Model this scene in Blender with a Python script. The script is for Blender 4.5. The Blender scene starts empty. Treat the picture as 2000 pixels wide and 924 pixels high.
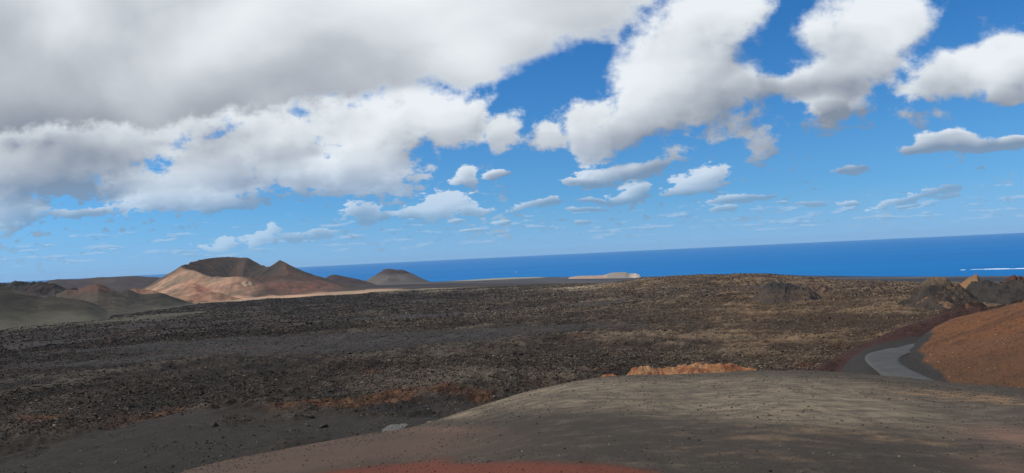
import bpy, bmesh, math
import numpy as np
from mathutils import Vector, Matrix

sc = bpy.context.scene
col = sc.collection
RNG = np.random.RandomState(7)

# ------------------------------------------------------------------ camera
ZC = 330.0                      # eye height above the sea
FPX = 1444.0                    # focal length in photo pixels (2000 wide)
PITCH = math.radians(1.28)
ROLL = math.radians(2.78)
F = np.array([0, math.cos(PITCH), math.sin(PITCH)])
R0 = np.array([1.0, 0, 0])
U0 = np.array([0, -math.sin(PITCH), math.cos(PITCH)])
RV = math.cos(ROLL) * R0 - math.sin(ROLL) * U0
UV = math.sin(ROLL) * R0 + math.cos(ROLL) * U0


def ray(px, py):
    """direction in the world of a point of the photograph (survey of the place)"""
    return F + (px - 1000) / FPX * RV + (462 - py) / FPX * UV


def survey(px, py, d):
    """az, d, z of the surveyed point at horizontal distance d"""
    v = ray(px, py)
    h = math.hypot(v[0], v[1])
    return math.atan2(v[0], v[1]), d, ZC + d * v[2] / h


def azpx(px, py=600):
    v = ray(px, py)
    return math.atan2(v[0], v[1])


cam = bpy.data.cameras.new('camera')
cam.sensor_width = 36.0
cam.lens = 36.0 * FPX / 2000.0
cam.clip_start = 0.1
cam.clip_end = 200000.0
co = bpy.data.objects.new('camera', cam)
M = Matrix(((RV[0], UV[0], -F[0], 0), (RV[1], UV[1], -F[1], 0), (RV[2], UV[2], -F[2], ZC), (0, 0, 0, 1)))
co.matrix_world = M
col.objects.link(co)
sc.camera = co

# ------------------------------------------------------------------ sun and view
SUN_EL = math.radians(47)
SUN_AZ = math.radians(-92)      # from +Y towards +X
sd = Vector((math.sin(SUN_AZ) * math.cos(SUN_EL), math.cos(SUN_AZ) * math.cos(SUN_EL), math.sin(SUN_EL)))
sl = bpy.data.lights.new('sun', 'SUN')
sl.energy = 4.3
sl.angle = math.radians(0.53)
sl.color = (1.0, 0.95, 0.88)
so = bpy.data.objects.new('sun', sl)
so.rotation_euler = sd.to_track_quat('Z', 'Y').to_euler()
so.location = (0, 0, 2000)
col.objects.link(so)
sc.view_settings.view_transform = 'Standard'
sc.view_settings.look = 'None'
sc.view_settings.exposure = 0.0
sc.view_settings.gamma = 1.0
sc.cycles.use_denoising = True
sc.cycles.max_bounces = 4
sc.cycles.diffuse_bounces = 2
sc.cycles.glossy_bounces = 2
sc.cycles.transparent_max_bounces = 8
sc.cycles.volume_bounces = 0


# ------------------------------------------------------------------ node helper
class NT:
    def __init__(self, tree):
        self.t = tree
        self.n = tree.nodes
        self.l = tree.links

    def put(self, sock, v):
        if v is None:
            return
        if isinstance(v, bpy.types.NodeSocket):
            self.l.new(v, sock)
        else:
            if sock.type == 'RGBA' and len(v) == 3:
                v = (*v, 1.0)
            sock.default_value = v

    def math(self, op, a, b=None, c=None, clamp=False):
        n = self.n.new('ShaderNodeMath')
        n.operation = op
        n.use_clamp = clamp
        for i, v in enumerate((a, b, c)):
            self.put(n.inputs[i], v)
        return n.outputs[0]

    def vm(self, op, a, b=None, scale=None):
        n = self.n.new('ShaderNodeVectorMath')
        n.operation = op
        self.put(n.inputs[0], a)
        self.put(n.inputs[1], b)
        if scale is not None:
            self.put(n.inputs['Scale'], scale)
        return n.outputs['Value'] if op in ('DOT_PRODUCT', 'LENGTH') else n.outputs[0]

    def noise(self, vec, scale=1.0, detail=4.0, rough=0.5, dim='3D', dist=0.0, color=False, typ='FBM', lac=2.0):
        n = self.n.new('ShaderNodeTexNoise')
        n.noise_dimensions = dim
        n.noise_type = typ
        self.put(n.inputs['Vector'], vec)
        self.put(n.inputs['Scale'], scale)
        self.put(n.inputs['Detail'], detail)
        self.put(n.inputs['Roughness'], rough)
        self.put(n.inputs['Lacunarity'], lac)
        self.put(n.inputs['Distortion'], dist)
        return n.outputs['Color' if color else 'Fac']

    def sstep(self, v, lo, hi, a=0.0, b=1.0):
        n = self.n.new('ShaderNodeMapRange')
        n.interpolation_type = 'SMOOTHSTEP'
        for i, x in enumerate((v, lo, hi, a, b)):
            self.put(n.inputs[i], x)
        return n.outputs[0]

    def lin(self, v, lo, hi, a=0.0, b=1.0):
        n = self.n.new('ShaderNodeMapRange')
        for i, x in enumerate((v, lo, hi, a, b)):
            self.put(n.inputs[i], x)
        return n.outputs[0]

    def mix(self, f, a, b, mode='MIX'):
        n = self.n.new('ShaderNodeMix')
        n.data_type = 'RGBA'
        n.blend_type = mode
        n.clamp_factor = True
        self.put(n.inputs[0], f)
        self.put(n.inputs[6], a)
        self.put(n.inputs[7], b)
        return n.outputs[2]

    def xyz(self, x=0.0, y=0.0, z=0.0):
        n = self.n.new('ShaderNodeCombineXYZ')
        for i, v in enumerate((x, y, z)):
            self.put(n.inputs[i], v)
        return n.outputs[0]

    def sep(self, v):
        n = self.n.new('ShaderNodeSeparateXYZ')
        self.put(n.inputs[0], v)
        return n.outputs

    def attr(self, name):
        n = self.n.new('ShaderNodeAttribute')
        n.attribute_name = name
        return n.outputs['Fac']

    def pos(self):
        return self.n.new('ShaderNodeNewGeometry').outputs['Position']

    def mapping(self, v, loc=(0, 0, 0), rot=(0, 0, 0), scale=(1, 1, 1), typ='POINT'):
        n = self.n.new('ShaderNodeMapping')
        n.vector_type = typ
        self.put(n.inputs[0], v)
        n.inputs[1].default_value = loc
        n.inputs[2].default_value = rot
        n.inputs[3].default_value = scale
        return n.outputs[0]


# ------------------------------------------------------------------ sky
def vma(t, a, b, c):
    n = t.n.new('ShaderNodeVectorMath')
    n.operation = 'MULTIPLY_ADD'
    for i, v in enumerate((a, b, c)):
        t.put(n.inputs[i], v)
    return n.outputs[0]


def build_world():
    w = bpy.data.worlds.new('World')
    sc.world = w
    w.use_nodes = True
    t = NT(w.node_tree)
    t.n.clear()
    out = t.n.new('ShaderNodeOutputWorld')
    bg = t.n.new('ShaderNodeBackground')
    t.l.new(bg.outputs[0], out.inputs[0])
    d = t.n.new('ShaderNodeTexCoord').outputs['Generated']
    x, y, z = t.sep(d)
    zc = t.math('SQRT', t.math('MULTIPLY_ADD', t.math('MAXIMUM', z, 0.0), t.math('MAXIMUM', z, 0.0), 0.010))
    sky = t.n.new('ShaderNodeTexSky')
    sky.sky_type = 'NISHITA'
    sky.sun_disc = False
    sky.sun_elevation = SUN_EL
    sky.sun_rotation = SUN_AZ
    sky.altitude = 300
    sky.air_density = 1.0
    sky.dust_density = 0.1
    sky.ozone_density = 4.0
    t.l.new(t.xyz(x, y, zc), sky.inputs[0])
    hs = t.n.new('ShaderNodeHueSaturation')
    hs.inputs['Saturation'].default_value = SKY_SAT
    hs.inputs['Value'].default_value = SKY_VAL
    t.l.new(sky.outputs[0], hs.inputs['Color'])
    blue0 = t.mix(1.0, hs.outputs[0], SKY_TINT, 'MULTIPLY')

    blue = t.mix(t.sstep(z, 0.075, -0.01, 0.0, 0.75), blue0, (0.265, 0.475, 0.745))
    # cloud coordinates: tangent plane of the sky due north (+Y), mirrored behind
    ya = t.math('MAXIMUM', t.math('ABSOLUTE', y), 0.02)
    u = t.math('DIVIDE', x, ya)
    v = t.math('DIVIDE', z, ya)
    p = t.xyz(u, v, t.math('MULTIPLY', t.math('LESS_THAN', y, 0.0), 7.3))
    p2 = t.xyz(u, t.math('MULTIPLY', v, 1.35), 0.0)
    # warp
    wz = t.noise(p2, 5.0, 3.0, 0.5, '2D', color=True)
    off = t.vm('MULTIPLY', t.vm('SUBTRACT', wz, (0.5, 0.5, 0.5)), (0.055, 0.045, 0.0))
    pw = t.vm('ADD', p, off)
    # clumps: a spherical gradient for every heap of cloud
    def heaps(items, k, contrast):
        acc = t.vm('MULTIPLY', pw, (1e-9, 1e-9, 1e-9))
        accl = t.math('MULTIPLY', u, 1e-9)
        fm = t.math('MULTIPLY', u, 1e-9)
        for (bx, by, rx, ry, ang, wt, br) in items:
            c = ray(bx, by)
            cu, cv = c[0] / c[1], c[2] / c[1]
            # (the tiny term only makes the heaps evaluate one after the other)
            pi_ = vma(t, t.vm('ADD', acc, t.math('ADD', accl, fm)), (1e-12, 1e-12, 1e-12), pw)
            m = t.mapping(pi_, (cu, cv, 0), (0, 0, math.radians(ang)), (rx / FPX * k, ry / FPX * k, 1), 'TEXTURE')
            g = t.n.new('ShaderNodeTexGradient')
            g.gradient_type = 'SPHERICAL'
            t.l.new(m, g.inputs[0])
            gf = g.outputs['Fac']
            lit = t.vm('DOT_PRODUCT', m, (-0.45, 0.95, 0))
            acc = vma(t, gf, (0.0, br, 1.0), acc)
            accl = t.math('MULTIPLY_ADD', lit, gf, accl)
            fm = t.math('SMOOTH_MAX', fm, t.math('MULTIPLY', gf, wt), 0.15)
        _, S_, W_ = t.sep(acc)
        sh = t.math('DIVIDE', t.math('MULTIPLY_ADD', accl, contrast, S_), t.math('MAXIMUM', W_, 0.02))
        return t.math('MINIMUM', fm, 0.95), sh
    FD, shd = heaps(DECK, 1.75, 0.35)
    F_, shade = heaps(CLOUDS, 1.75, 0.92)
    n1 = t.noise(p2, 7.0, 8.0, 0.52, '2D', dist=0.1)
    n1s = t.noise(p2, 7.0, 5.0, 0.45, '2D', dist=0.1)
    n1b = t.noise(t.vm('ADD', p2, (-0.012, 0.016, 0)), 7.0, 5.0, 0.45, '2D', dist=0.1)
    lowf = t.sstep(v, 0.05, 0.17, 1.0, 0.0)
    n2a = t.noise(p2, 22.0, 6.0, 0.62, '2D')
    n2c = t.noise(t.vm('MULTIPLY', p2, (0.75, 1.2, 1.0)), 70.0, 4.0, 0.6, '2D')
    n2 = t.math('ADD', t.math('MULTIPLY', n2a, t.math('SUBTRACT', 1.0, lowf)), t.math('MULTIPLY', n2c, lowf))
    amp = t.sstep(v, 0.0, 0.15, 0.75, 1.0)
    nlow = t.noise(p2, 3.6, 4.0, 0.5, '2D', dist=0.2)
    dn = t.math('MULTIPLY', t.math('SUBTRACT', t.math('MULTIPLY_ADD', n2, t.lin(v, 0.03, 0.25, 2.1, 0.55), n1), t.lin(v, 0.03, 0.25, 1.55, 0.775)), amp)
    D = t.math('MULTIPLY_ADD', dn, 0.84, t.math('SUBTRACT', F_, 0.280))
    # the far bank of small clouds: heaps strung along the horizon
    q = t.xyz(t.math('MULTIPLY', u, 19.0), t.math('MULTIPLY', t.math('POWER', t.math('MAXIMUM', v, 0.0), 0.7), 60.0), 3.3)
    n3 = t.noise(q, 1.0, 6.0, 0.62, '2D')
    n3b = t.noise(t.vm('ADD', q, (-0.15, 0.4, 0)), 1.0, 4.0, 0.55, '2D')
    band = t.math('MULTIPLY', t.sstep(v, 0.006, 0.018), t.sstep(v, 0.085, 0.028))
    D3 = t.math('SUBTRACT', n3, t.math('MULTIPLY_ADD', band, -0.19, 0.72))
    a1 = t.sstep(D, -0.05, t.lin(v, 0.08, 0.22, 0.13, 0.24))
    DD = t.math('MULTIPLY_ADD', dn, 0.60, t.math('SUBTRACT', FD, 0.30))
    aD = t.sstep(DD, -0.04, 0.20)
    a3 = t.math('MULTIPLY', t.math('MULTIPLY', t.sstep(D3, -0.02, 0.11), t.sstep(band, 0.0, 0.3)), t.sstep(v, 0.0, 0.05, 0.32, 0.50))
    # light in the clouds
    thick = t.sstep(D, 0.04, 0.5)
    bump = t.math('MULTIPLY_ADD', t.math('SUBTRACT', n2, 0.5), 0.16, t.math('MULTIPLY', t.math('SUBTRACT', n1s, n1b), 1.5))
    soft = t.math('MULTIPLY_ADD', thick, -0.7, 1.0)
    L = t.math('MULTIPLY_ADD', t.math('MULTIPLY', bump, soft), 1.3, shade)
    L = t.math('MULTIPLY_ADD', thick, -0.10, L)
    L = t.math('MULTIPLY_ADD', t.math('SUBTRACT', nlow, 0.5), 1.0, L)
    L = t.math('MULTIPLY_ADD', t.math('MULTIPLY', t.math('SUBTRACT', n1s, 0.5), soft), 0.7, L)
    def tone(val):
        cr = t.n.new('ShaderNodeValToRGB')
        e = cr.color_ramp.elements
        e[0].position, e[0].color = 0.0, (0.23, 0.275, 0.345, 1)
        e[1].position, e[1].color = 1.0, (0.86, 0.90, 0.93, 1)
        for ps, cc in ((0.25, (0.37, 0.405, 0.46, 1)), (0.50, (0.54, 0.58, 0.63, 1)), (0.75, (0.74, 0.785, 0.82, 1))):
            k_ = e.new(ps)
            k_.color = cc
        t.l.new(val, cr.inputs[0])
        return cr.outputs[0]
    cc = tone(L)
    LD_ = t.math('MULTIPLY_ADD', t.math('SUBTRACT', nlow, 0.5), 0.75, shd)
    LD_ = t.math('MULTIPLY_ADD', t.math('SUBTRACT', n1s, 0.5), 0.35, LD_)
    LD_ = t.math('MULTIPLY_ADD', t.sstep(DD, 0.25, 0.0), 0.22, LD_)
    cdk = tone(LD_)
    # distant clouds take the colour of the air in front of them
    far = t.sstep(v, 0.02, 0.17, 0.66, 0.04)
    cc = t.mix(far, cc, blue)
    c3 = t.mix(t.sstep(t.math('MULTIPLY_ADD', t.math('SUBTRACT', n3, n3b), 1.4, D3), 0.03, 0.17), t.mix(0.55, blue, (0.17, 0.26, 0.44)), (0.48, 0.60, 0.77))
    col1 = t.mix(a3, blue, c3)
    front = t.math('MULTIPLY', a1, t.sstep(v, -0.01, 0.04))
    fin = t.mix(front, col1, cc)
    fin = t.mix(aD, fin, cdk)
    # the rest of the sky overhead and behind: the same broken cumulus
    zz = t.math('MAXIMUM', z, 0.16)
    po = t.xyz(t.math('DIVIDE', x, zz), t.math('DIVIDE', y, zz), 0.0)
    no = t.noise(po, 0.8, 5.0, 0.55, '2D', dist=0.3)
    oa = t.sstep(no, 0.40, 0.54)
    ocl = t.mix(t.sstep(no, 0.46, 0.66), (0.80, 0.83, 0.86), (0.36, 0.39, 0.43))
    away = t.math('MAXIMUM', t.sstep(v, 0.44, 0.62), t.sstep(y, 0.35, 0.15))
    over = t.mix(oa, blue, ocl)
    fin = t.mix(away, fin, over)
    # below the horizon only haze colour
    t.l.new(fin, bg.inputs[0])
    bg.inputs[1].default_value = 1.0
    w.cycles.sampling_method = 'MANUAL'
    w.cycles.sample_map_resolution = 512


SKY_SAT = 1.3
SKY_VAL = 0.10
SKY_TINT = (0.72, 0.98, 1.15)
# x, y, rx, ry, tilt, weight, brightness  (survey of the cloud heaps)
DECK = [
    # the grey sheet overhead on the left
    (150, 50, 430, 150, 0, 1.0, 0.51), (560, 40, 400, 150, 0, 1.0, 0.63), (860, 50, 280, 85, 0, .95, 0.85), (1010, 90, 110, 42, 12, .8, 0.87), (900, 140, 80, 36, 0, .8, 0.73),
    (1120, 5, 165, 70, 12, .95, 0.87), (-60, 160, 330, 100, 0, 1.0, 0.37), (260, 190, 340, 60, 0, .95, 0.27), (640, 140, 280, 55, 0, .9, 0.53), (720, 20, 200, 60, 0, .8, 0.93), (430, 90, 130, 50, 0, .6, 0.82),
]
CLOUDS = [
    (60, 300, 240, 80, 0, 1.0, .60), (10, 350, 170, 35, 0, .9, .42), (20, 414, 70, 30, 0, .95, .66), (200, 270, 170, 55, 0, .9, .72), (120, 355, 110, 30, 0, .8, .40), (450, 285, 120, 48, 0, .85, .58), (330, 240, 150, 36, 0, .85, .72),
    # cumulus along its edge
    (800, 215, 110, 60, 0, .9, .92), (880, 240, 75, 55, 0, .95, .85), (740, 255, 130, 55, 0, .9, .78), (560, 310, 110, 55, 0, .85, .70), (320, 375, 85, 40, 0, .95, .85),
    (420, 335, 130, 55, 0, .95, .66), (740, 330, 85, 50, 0, .95, .80), (500, 210, 90, 50, 0, 1.0, .95), (430, 392, 170, 18, 0, .8, .58), (610, 355, 90, 26, 0, .8, .60), (540, 258, 110, 40, 0, .8, .66), (640, 205, 70, 30, 0, .7, .75),
    # the two tall heaps
    (1330, 120, 135, 105, 0, 1.0, .88), (1290, 200, 100, 55, 0, .9, .58), (1410, 130, 80, 85, 0, .9, .72), (1390, 30, 95, 70, 0, .95, 1.0), (1455, 170, 45, 40, 0, .85, .55), (1385, 195, 80, 48, 0, .9, .46), (1260, 215, 70, 45, 0, .9, .52),
    (1525, 170, 70, 26, 0, .8, .45), (410, 262, 80, 34, 0, .8, .66), (1680, 70, 110, 90, 0, 1.0, .86), (1640, 165, 80, 55, 0, .95, .58), (1635, 215, 45, 26, 0, .9, .34), (1730, 20, 80, 70, 0, .9, .95), (1610, 60, 55, 55, 0, .85, 1.0), (1735, 115, 40, 50, 0, .75, .62),
    (1130, 235, 75, 50, 0, .9, .82), (990, 258, 32, 34, 0, .9, .74), (1160, 275, 75, 30, 0, .9, .80), (1060, 265, 55, 34, 0, .9, .84), (1225, 245, 75, 40, 0, .85, .62),
    (1240, 325, 105, 18, 5, .85, .34), (1140, 348, 55, 10, 4, .85, .24), (1320, 300, 36, 20, 0, .65, .32), (1370, 353, 44, 22, 8, 1.0, .74), (1340, 374, 45, 10, 0, .9, .48),
    (1240, 370, 28, 18, 8, 1.0, .56), (1210, 385, 30, 9, 0, .9, .40),
    (1905, 138, 86, 44, 0, 1.0, .64), (2000, 120, 70, 46, 0, .95, .60), (1850, 165, 60, 34, 0, .9, .60), (1965, 175, 42, 34, 0, .9, .55), (2040, 150, 80, 60, 0, .9, .6), (1860, 120, 34, 28, 0, .75, .9),
    (1875, 282, 72, 14, 0, .95, .28), (1800, 297, 50, 9, 0, .9, .22), (1980, 274, 50, 10, 0, .85, .20), (1935, 284, 50, 11, 0, .85, .26),
    (1665, 331, 28, 8, 0, 1.0, .2), (880, 398, 48, 19, 0, 1.0, .88), (850, 408, 40, 12, 0, .9, .70), (810, 413, 32, 9, 0, .9, .40), (935, 411, 34, 8, 0, .9, .36),
    (712, 419, 38, 13, 0, 1.0, .46), (917, 345, 20, 17, 0, .9, .46), (905, 355, 22, 8, 0, .8, .4), (975, 342, 20, 8, 0, .8, .34), (1062, 401, 40, 7, 3, 1.0, .24),
    (1155, 409, 34, 5, 0, .9, .24), (1160, 388, 22, 5, 0, .9, .26), (1440, 390, 52, 6, 3, 1.0, .26), (1410, 408, 22, 5, 0, 1.0, .26), (1580, 391, 28, 5, 3, 1.0, .26), (1520, 395, 18, 3, 0, .8, .26),
    (1662, 387, 20, 4, 0, .9, .26), (1770, 388, 55, 8, 8, .9, .28), (1835, 375, 45, 10, 4, .9, .30), (1850, 387, 28, 6, 0, .9, .36), (1770, 404, 15, 3, 0, .9, .24), (430, 470, 26, 11, 14, 1.0, .9), (405, 480, 26, 5, 0, .8, .6),
    (508, 456, 36, 11, 8, 1.0, .86), (538, 442, 12, 9, 0, .9, .9), (580, 456, 45, 7, 0, .9, .3), (625, 449, 28, 6, 0, .9, .3), (150, 416, 55, 10, 0, .85, .5), (1132, 438, 15, 5, 0, 1.0, .4), (905, 430, 16, 4, 0, .9, .25), (993, 436, 14, 4, 0, .9, .25), (925, 452, 24, 3, 0, .9, .25),
]
build_world()
# ------------------------------------------------------------------ noise for the relief
_perm = np.random.RandomState(3).permutation(256)
_perm = np.concatenate([_perm, _perm, _perm]).astype(np.int32)
_ga = np.random.RandomState(4).rand(256) * 2 * np.pi
_gx, _gy = np.cos(_ga).astype(np.float32), np.sin(_ga).astype(np.float32)


def perlin(x, y):
    xi = np.floor(x).astype(np.int32)
    yi = np.floor(y).astype(np.int32)
    xf = (x - xi).astype(np.float32)
    yf = (y - yi).astype(np.float32)
    xi &= 255
    yi &= 255
    a = xf * xf * xf * (xf * (xf * 6 - 15) + 10)
    b = yf * yf * yf * (yf * (yf * 6 - 15) + 10)

    def g(ix, iy, fx, fy):
        h = _perm[_perm[ix] + iy]
        return _gx[h] * fx + _gy[h] * fy
    n00 = g(xi, yi, xf, yf)
    n10 = g(xi + 1, yi, xf - 1, yf)
    n01 = g(xi, yi + 1, xf, yf - 1)
    n11 = g(xi + 1, yi + 1, xf - 1, yf - 1)
    return ((n00 + a * (n10 - n00)) + b * ((n01 + a * (n11 - n01)) - (n00 + a * (n10 - n00)))) * 1.5


def fbm(x, y, wl, octs=4, gain=0.5, step=None):
    s, amp = 0, 1.0
    for k in range(octs):
        n = perlin(x / wl + 13.7 * k, y / wl - 7.3 * k) * amp
        if step is not None:
            n = n * np.clip((wl / step - 2) / 2, 0, 1)
        s = s + n
        wl *= 0.5
        amp *= gain
    return s


def sst(x, a, b):
    t = np.clip((x - a) / (b - a), 0, 1)
    return t * t * (3 - 2 * t)


def smooth1(a, k):
    if k <= 0:
        return a
    r = int(k * 3) + 1
    w = np.exp(-0.5 * (np.arange(-r, r + 1) / k) ** 2)
    return np.convolve(np.pad(a, r, mode='edge'), w / w.sum(), 'valid')


# ------------------------------------------------------------------ mesh helpers
def link(name, me, mat, parent=None, smooth=True, kind=None, label=None, cat=None, group=None):
    o = bpy.data.objects.new(name, me)
    col.objects.link(o)
    if mat is not None:
        me.materials.append(mat)
    if smooth:
        me.polygons.foreach_set('use_smooth', np.ones(len(me.polygons), dtype=bool))
    if parent is not None:
        o.parent = parent
    if kind:
        o['kind'] = kind
    if label:
        o['label'] = label
    if cat:
        o['category'] = cat
    if group:
        o['group'] = group
    return o


def np_mesh(name, V, Q, attrs=None):
    me = bpy.data.meshes.new(name)
    me.vertices.add(len(V))
    me.vertices.foreach_set('co', np.ascontiguousarray(V, dtype=np.float32).ravel())
    n, k = Q.shape
    me.loops.add(n * k)
    me.loops.foreach_set('vertex_index', np.ascontiguousarray(Q, dtype=np.int32).ravel())
    me.polygons.add(n)
    me.polygons.foreach_set('loop_start', np.arange(0, n * k, k, dtype=np.int32))
    me.update(calc_edges=True)
    for an, av in (attrs or {}).items():
        a = me.attributes.new(an, 'FLOAT', 'POINT')
        a.data.foreach_set('value', np.ascontiguousarray(av, dtype=np.float32).ravel())
    return me


def grid_mesh(name, X, Y, Z, attrs=None, wrap=False):
    h, w = X.shape
    idx = np.arange(h * w).reshape(h, w)
    a = idx[:-1]
    b = idx[1:]
    if wrap:
        nx = lambda q: np.roll(q, -1, axis=1)
        Q = np.stack([a, nx(a), nx(b), b], -1).reshape(-1, 4)
    else:
        Q = np.stack([a[:, :-1], a[:, 1:], b[:, 1:], b[:, :-1]], -1).reshape(-1, 4)
    # rows run outward, columns clockwise: flip so that faces look up
    Q = Q[:, ::-1]
    return np_mesh(name, np.stack([X.ravel(), Y.ravel(), Z.ravel()], -1), Q, attrs)


def up(Q):
    return Q


# ------------------------------------------------------------------ the lie of the land
def A(*pts):
    return pts


LD = np.log(np.array([20, 60, 100, 150, 220, 290, 400, 600, 800, 1100, 1400, 1800, 2600, 4000, 5500, 7000, 8300, 9500, 12000.]))
COLS = [  # photo column, heights relative to the eye at the distances above
    (-700, [-30, -34, -37, -38, -41, -44, -48, -55, -62, -72, -83, -93, -107, -140, -190, -235, -275, -310, -345]),
    (300, [-30, -34, -37, -38, -41, -44, -48, -55, -62, -72, -83, -93, -106, -140, -190, -235, -275, -310, -345]),
    (600, [-30, -34, -37, -38.5, -42, -45, -49, -56, -63, -73, -83, -91, -104, -128, -172, -228, -283, -332, -345]),
    (860, [-28, -32, -36, -38.5, -42.5, -45, -49, -56, -63, -73, -83, -92, -106, -140, -182, -236, -290, -333, -345]),
    (1000, [-26, -30, -35, -38.5, -43, -45, -49, -55, -61, -71, -81, -91, -109, -160, -206, -254, -298, -326, -345]),
    (1200, [-24, -28, -33, -38, -43, -46, -49, -53, -58, -66, -74, -84, -118, -185, -250, -298, -330.5, -345, -350]),
    (1280, [-22, -26, -31, -37, -43, -46, -49, -52, -55, -59, -62, -70, -118, -190, -255, -304, -334, -345, -350]),
    (1500, [-20, -24, -28, -35, -43, -46, -49, -51.5, -53, -55, -57, -77, -148, -218, -275, -323, -345, -350, -350]),
    (1720, [-18, -21, -25, -33, -42, -45.5, -47, -49.5, -52, -60, -82, -114, -172, -238, -299, -342, -350, -350, -350]),
    (1850, [-18, -20, -24, -33, -42, -45, -46, -48, -51, -64, -88, -118, -174, -242, -309, -345, -350, -350, -350]),
    (2050, [-18, -20, -24, -33, -42, -45, -46, -48, -51, -66, -90, -120, -178, -248, -316, -345, -350, -350, -350]),
    (2800, [-18, -20, -24, -33, -42, -45, -46, -48, -51, -66, -90, -120, -178, -248, -316, -345, -350, -350, -350]),
]
_caz = np.array([azpx(c[0]) for c in COLS])
_cz = np.array([c[1] for c in COLS], dtype=float)
# a smooth regular table
_taz = np.linspace(_caz[0], _caz[-1], 240)
_tl = np.linspace(LD[0], LD[-1], 260)
_tab = np.array([np.interp(_taz, _caz, _cz[:, j]) for j in range(len(LD))]).T          # az x LD
_tab = np.array([smooth1(np.interp(_tl, LD, r), 3) for r in _tab])
_tab = np.array([smooth1(c, 3) for c in _tab.T]).T


def base_z(az, d):
    az, d = np.broadcast_arrays(np.asarray(az, float), np.asarray(d, float))
    i = np.clip((az - _taz[0]) / (_taz[1] - _taz[0]), 0, len(_taz) - 1.001)
    j = np.clip((np.log(np.maximum(d, 1)) - _tl[0]) / (_tl[1] - _tl[0]), 0, len(_tl) - 1.001)
    i0, j0 = i.astype(int), j.astype(int)
    a, b = i - i0, j - j0
    z = (_tab[i0, j0] * (1 - a) + _tab[i0 + 1, j0] * a) * (1 - b) + (_tab[i0, j0 + 1] * (1 - a) + _tab[i0 + 1, j0 + 1] * a) * b
    return ZC + z


def lava_relief(X, Y, d, step):
    z = np.zeros_like(X)
    wl, amp = 70.0, 2.2
    for k, (wl, amp) in enumerate([(75, 1.9), (34, 1.5), (15, 1.5), (7, 1.15), (3.4, 0.75), (1.7, 0.42), (0.9, .2)]):
        w = np.clip((wl / step - 1.8) / 2, 0, 1)
        if not np.any(w > 0):
            continue
        n = perlin(X / wl + 11.1 * k, Y / wl - 5.7 * k)
        if k >= 2:
            n = (0.5 - np.abs(n)) * 1.3 - 0.2      # ridged clinker
        z += n * amp * w
    # pressure ridges and collapsed channels
    r1 = perlin(X / 95 + 3.3, Y / 190 + 8.1) + 0.25 * perlin(X / 24, Y / 24)
    r2 = perlin(X / 150 - 7.7, Y / 260 + 2.4) + 0.2 * perlin(X / 30 + 5, Y / 30)
    z += (np.exp(-(r1 / 0.07) ** 2) * 0.9 - np.exp(-(r2 / 0.05) ** 2) * 1.1) * np.clip((14 / step - 1) / 2, 0, 1) * sst(d, 230, 420)
    return z


AZE = np.array([azpx(x) for x in (0, 300, 600, 800, 940, 1100)])
ASH_D = np.array([214, 219, 214, 214, 200, 120.])


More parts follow.
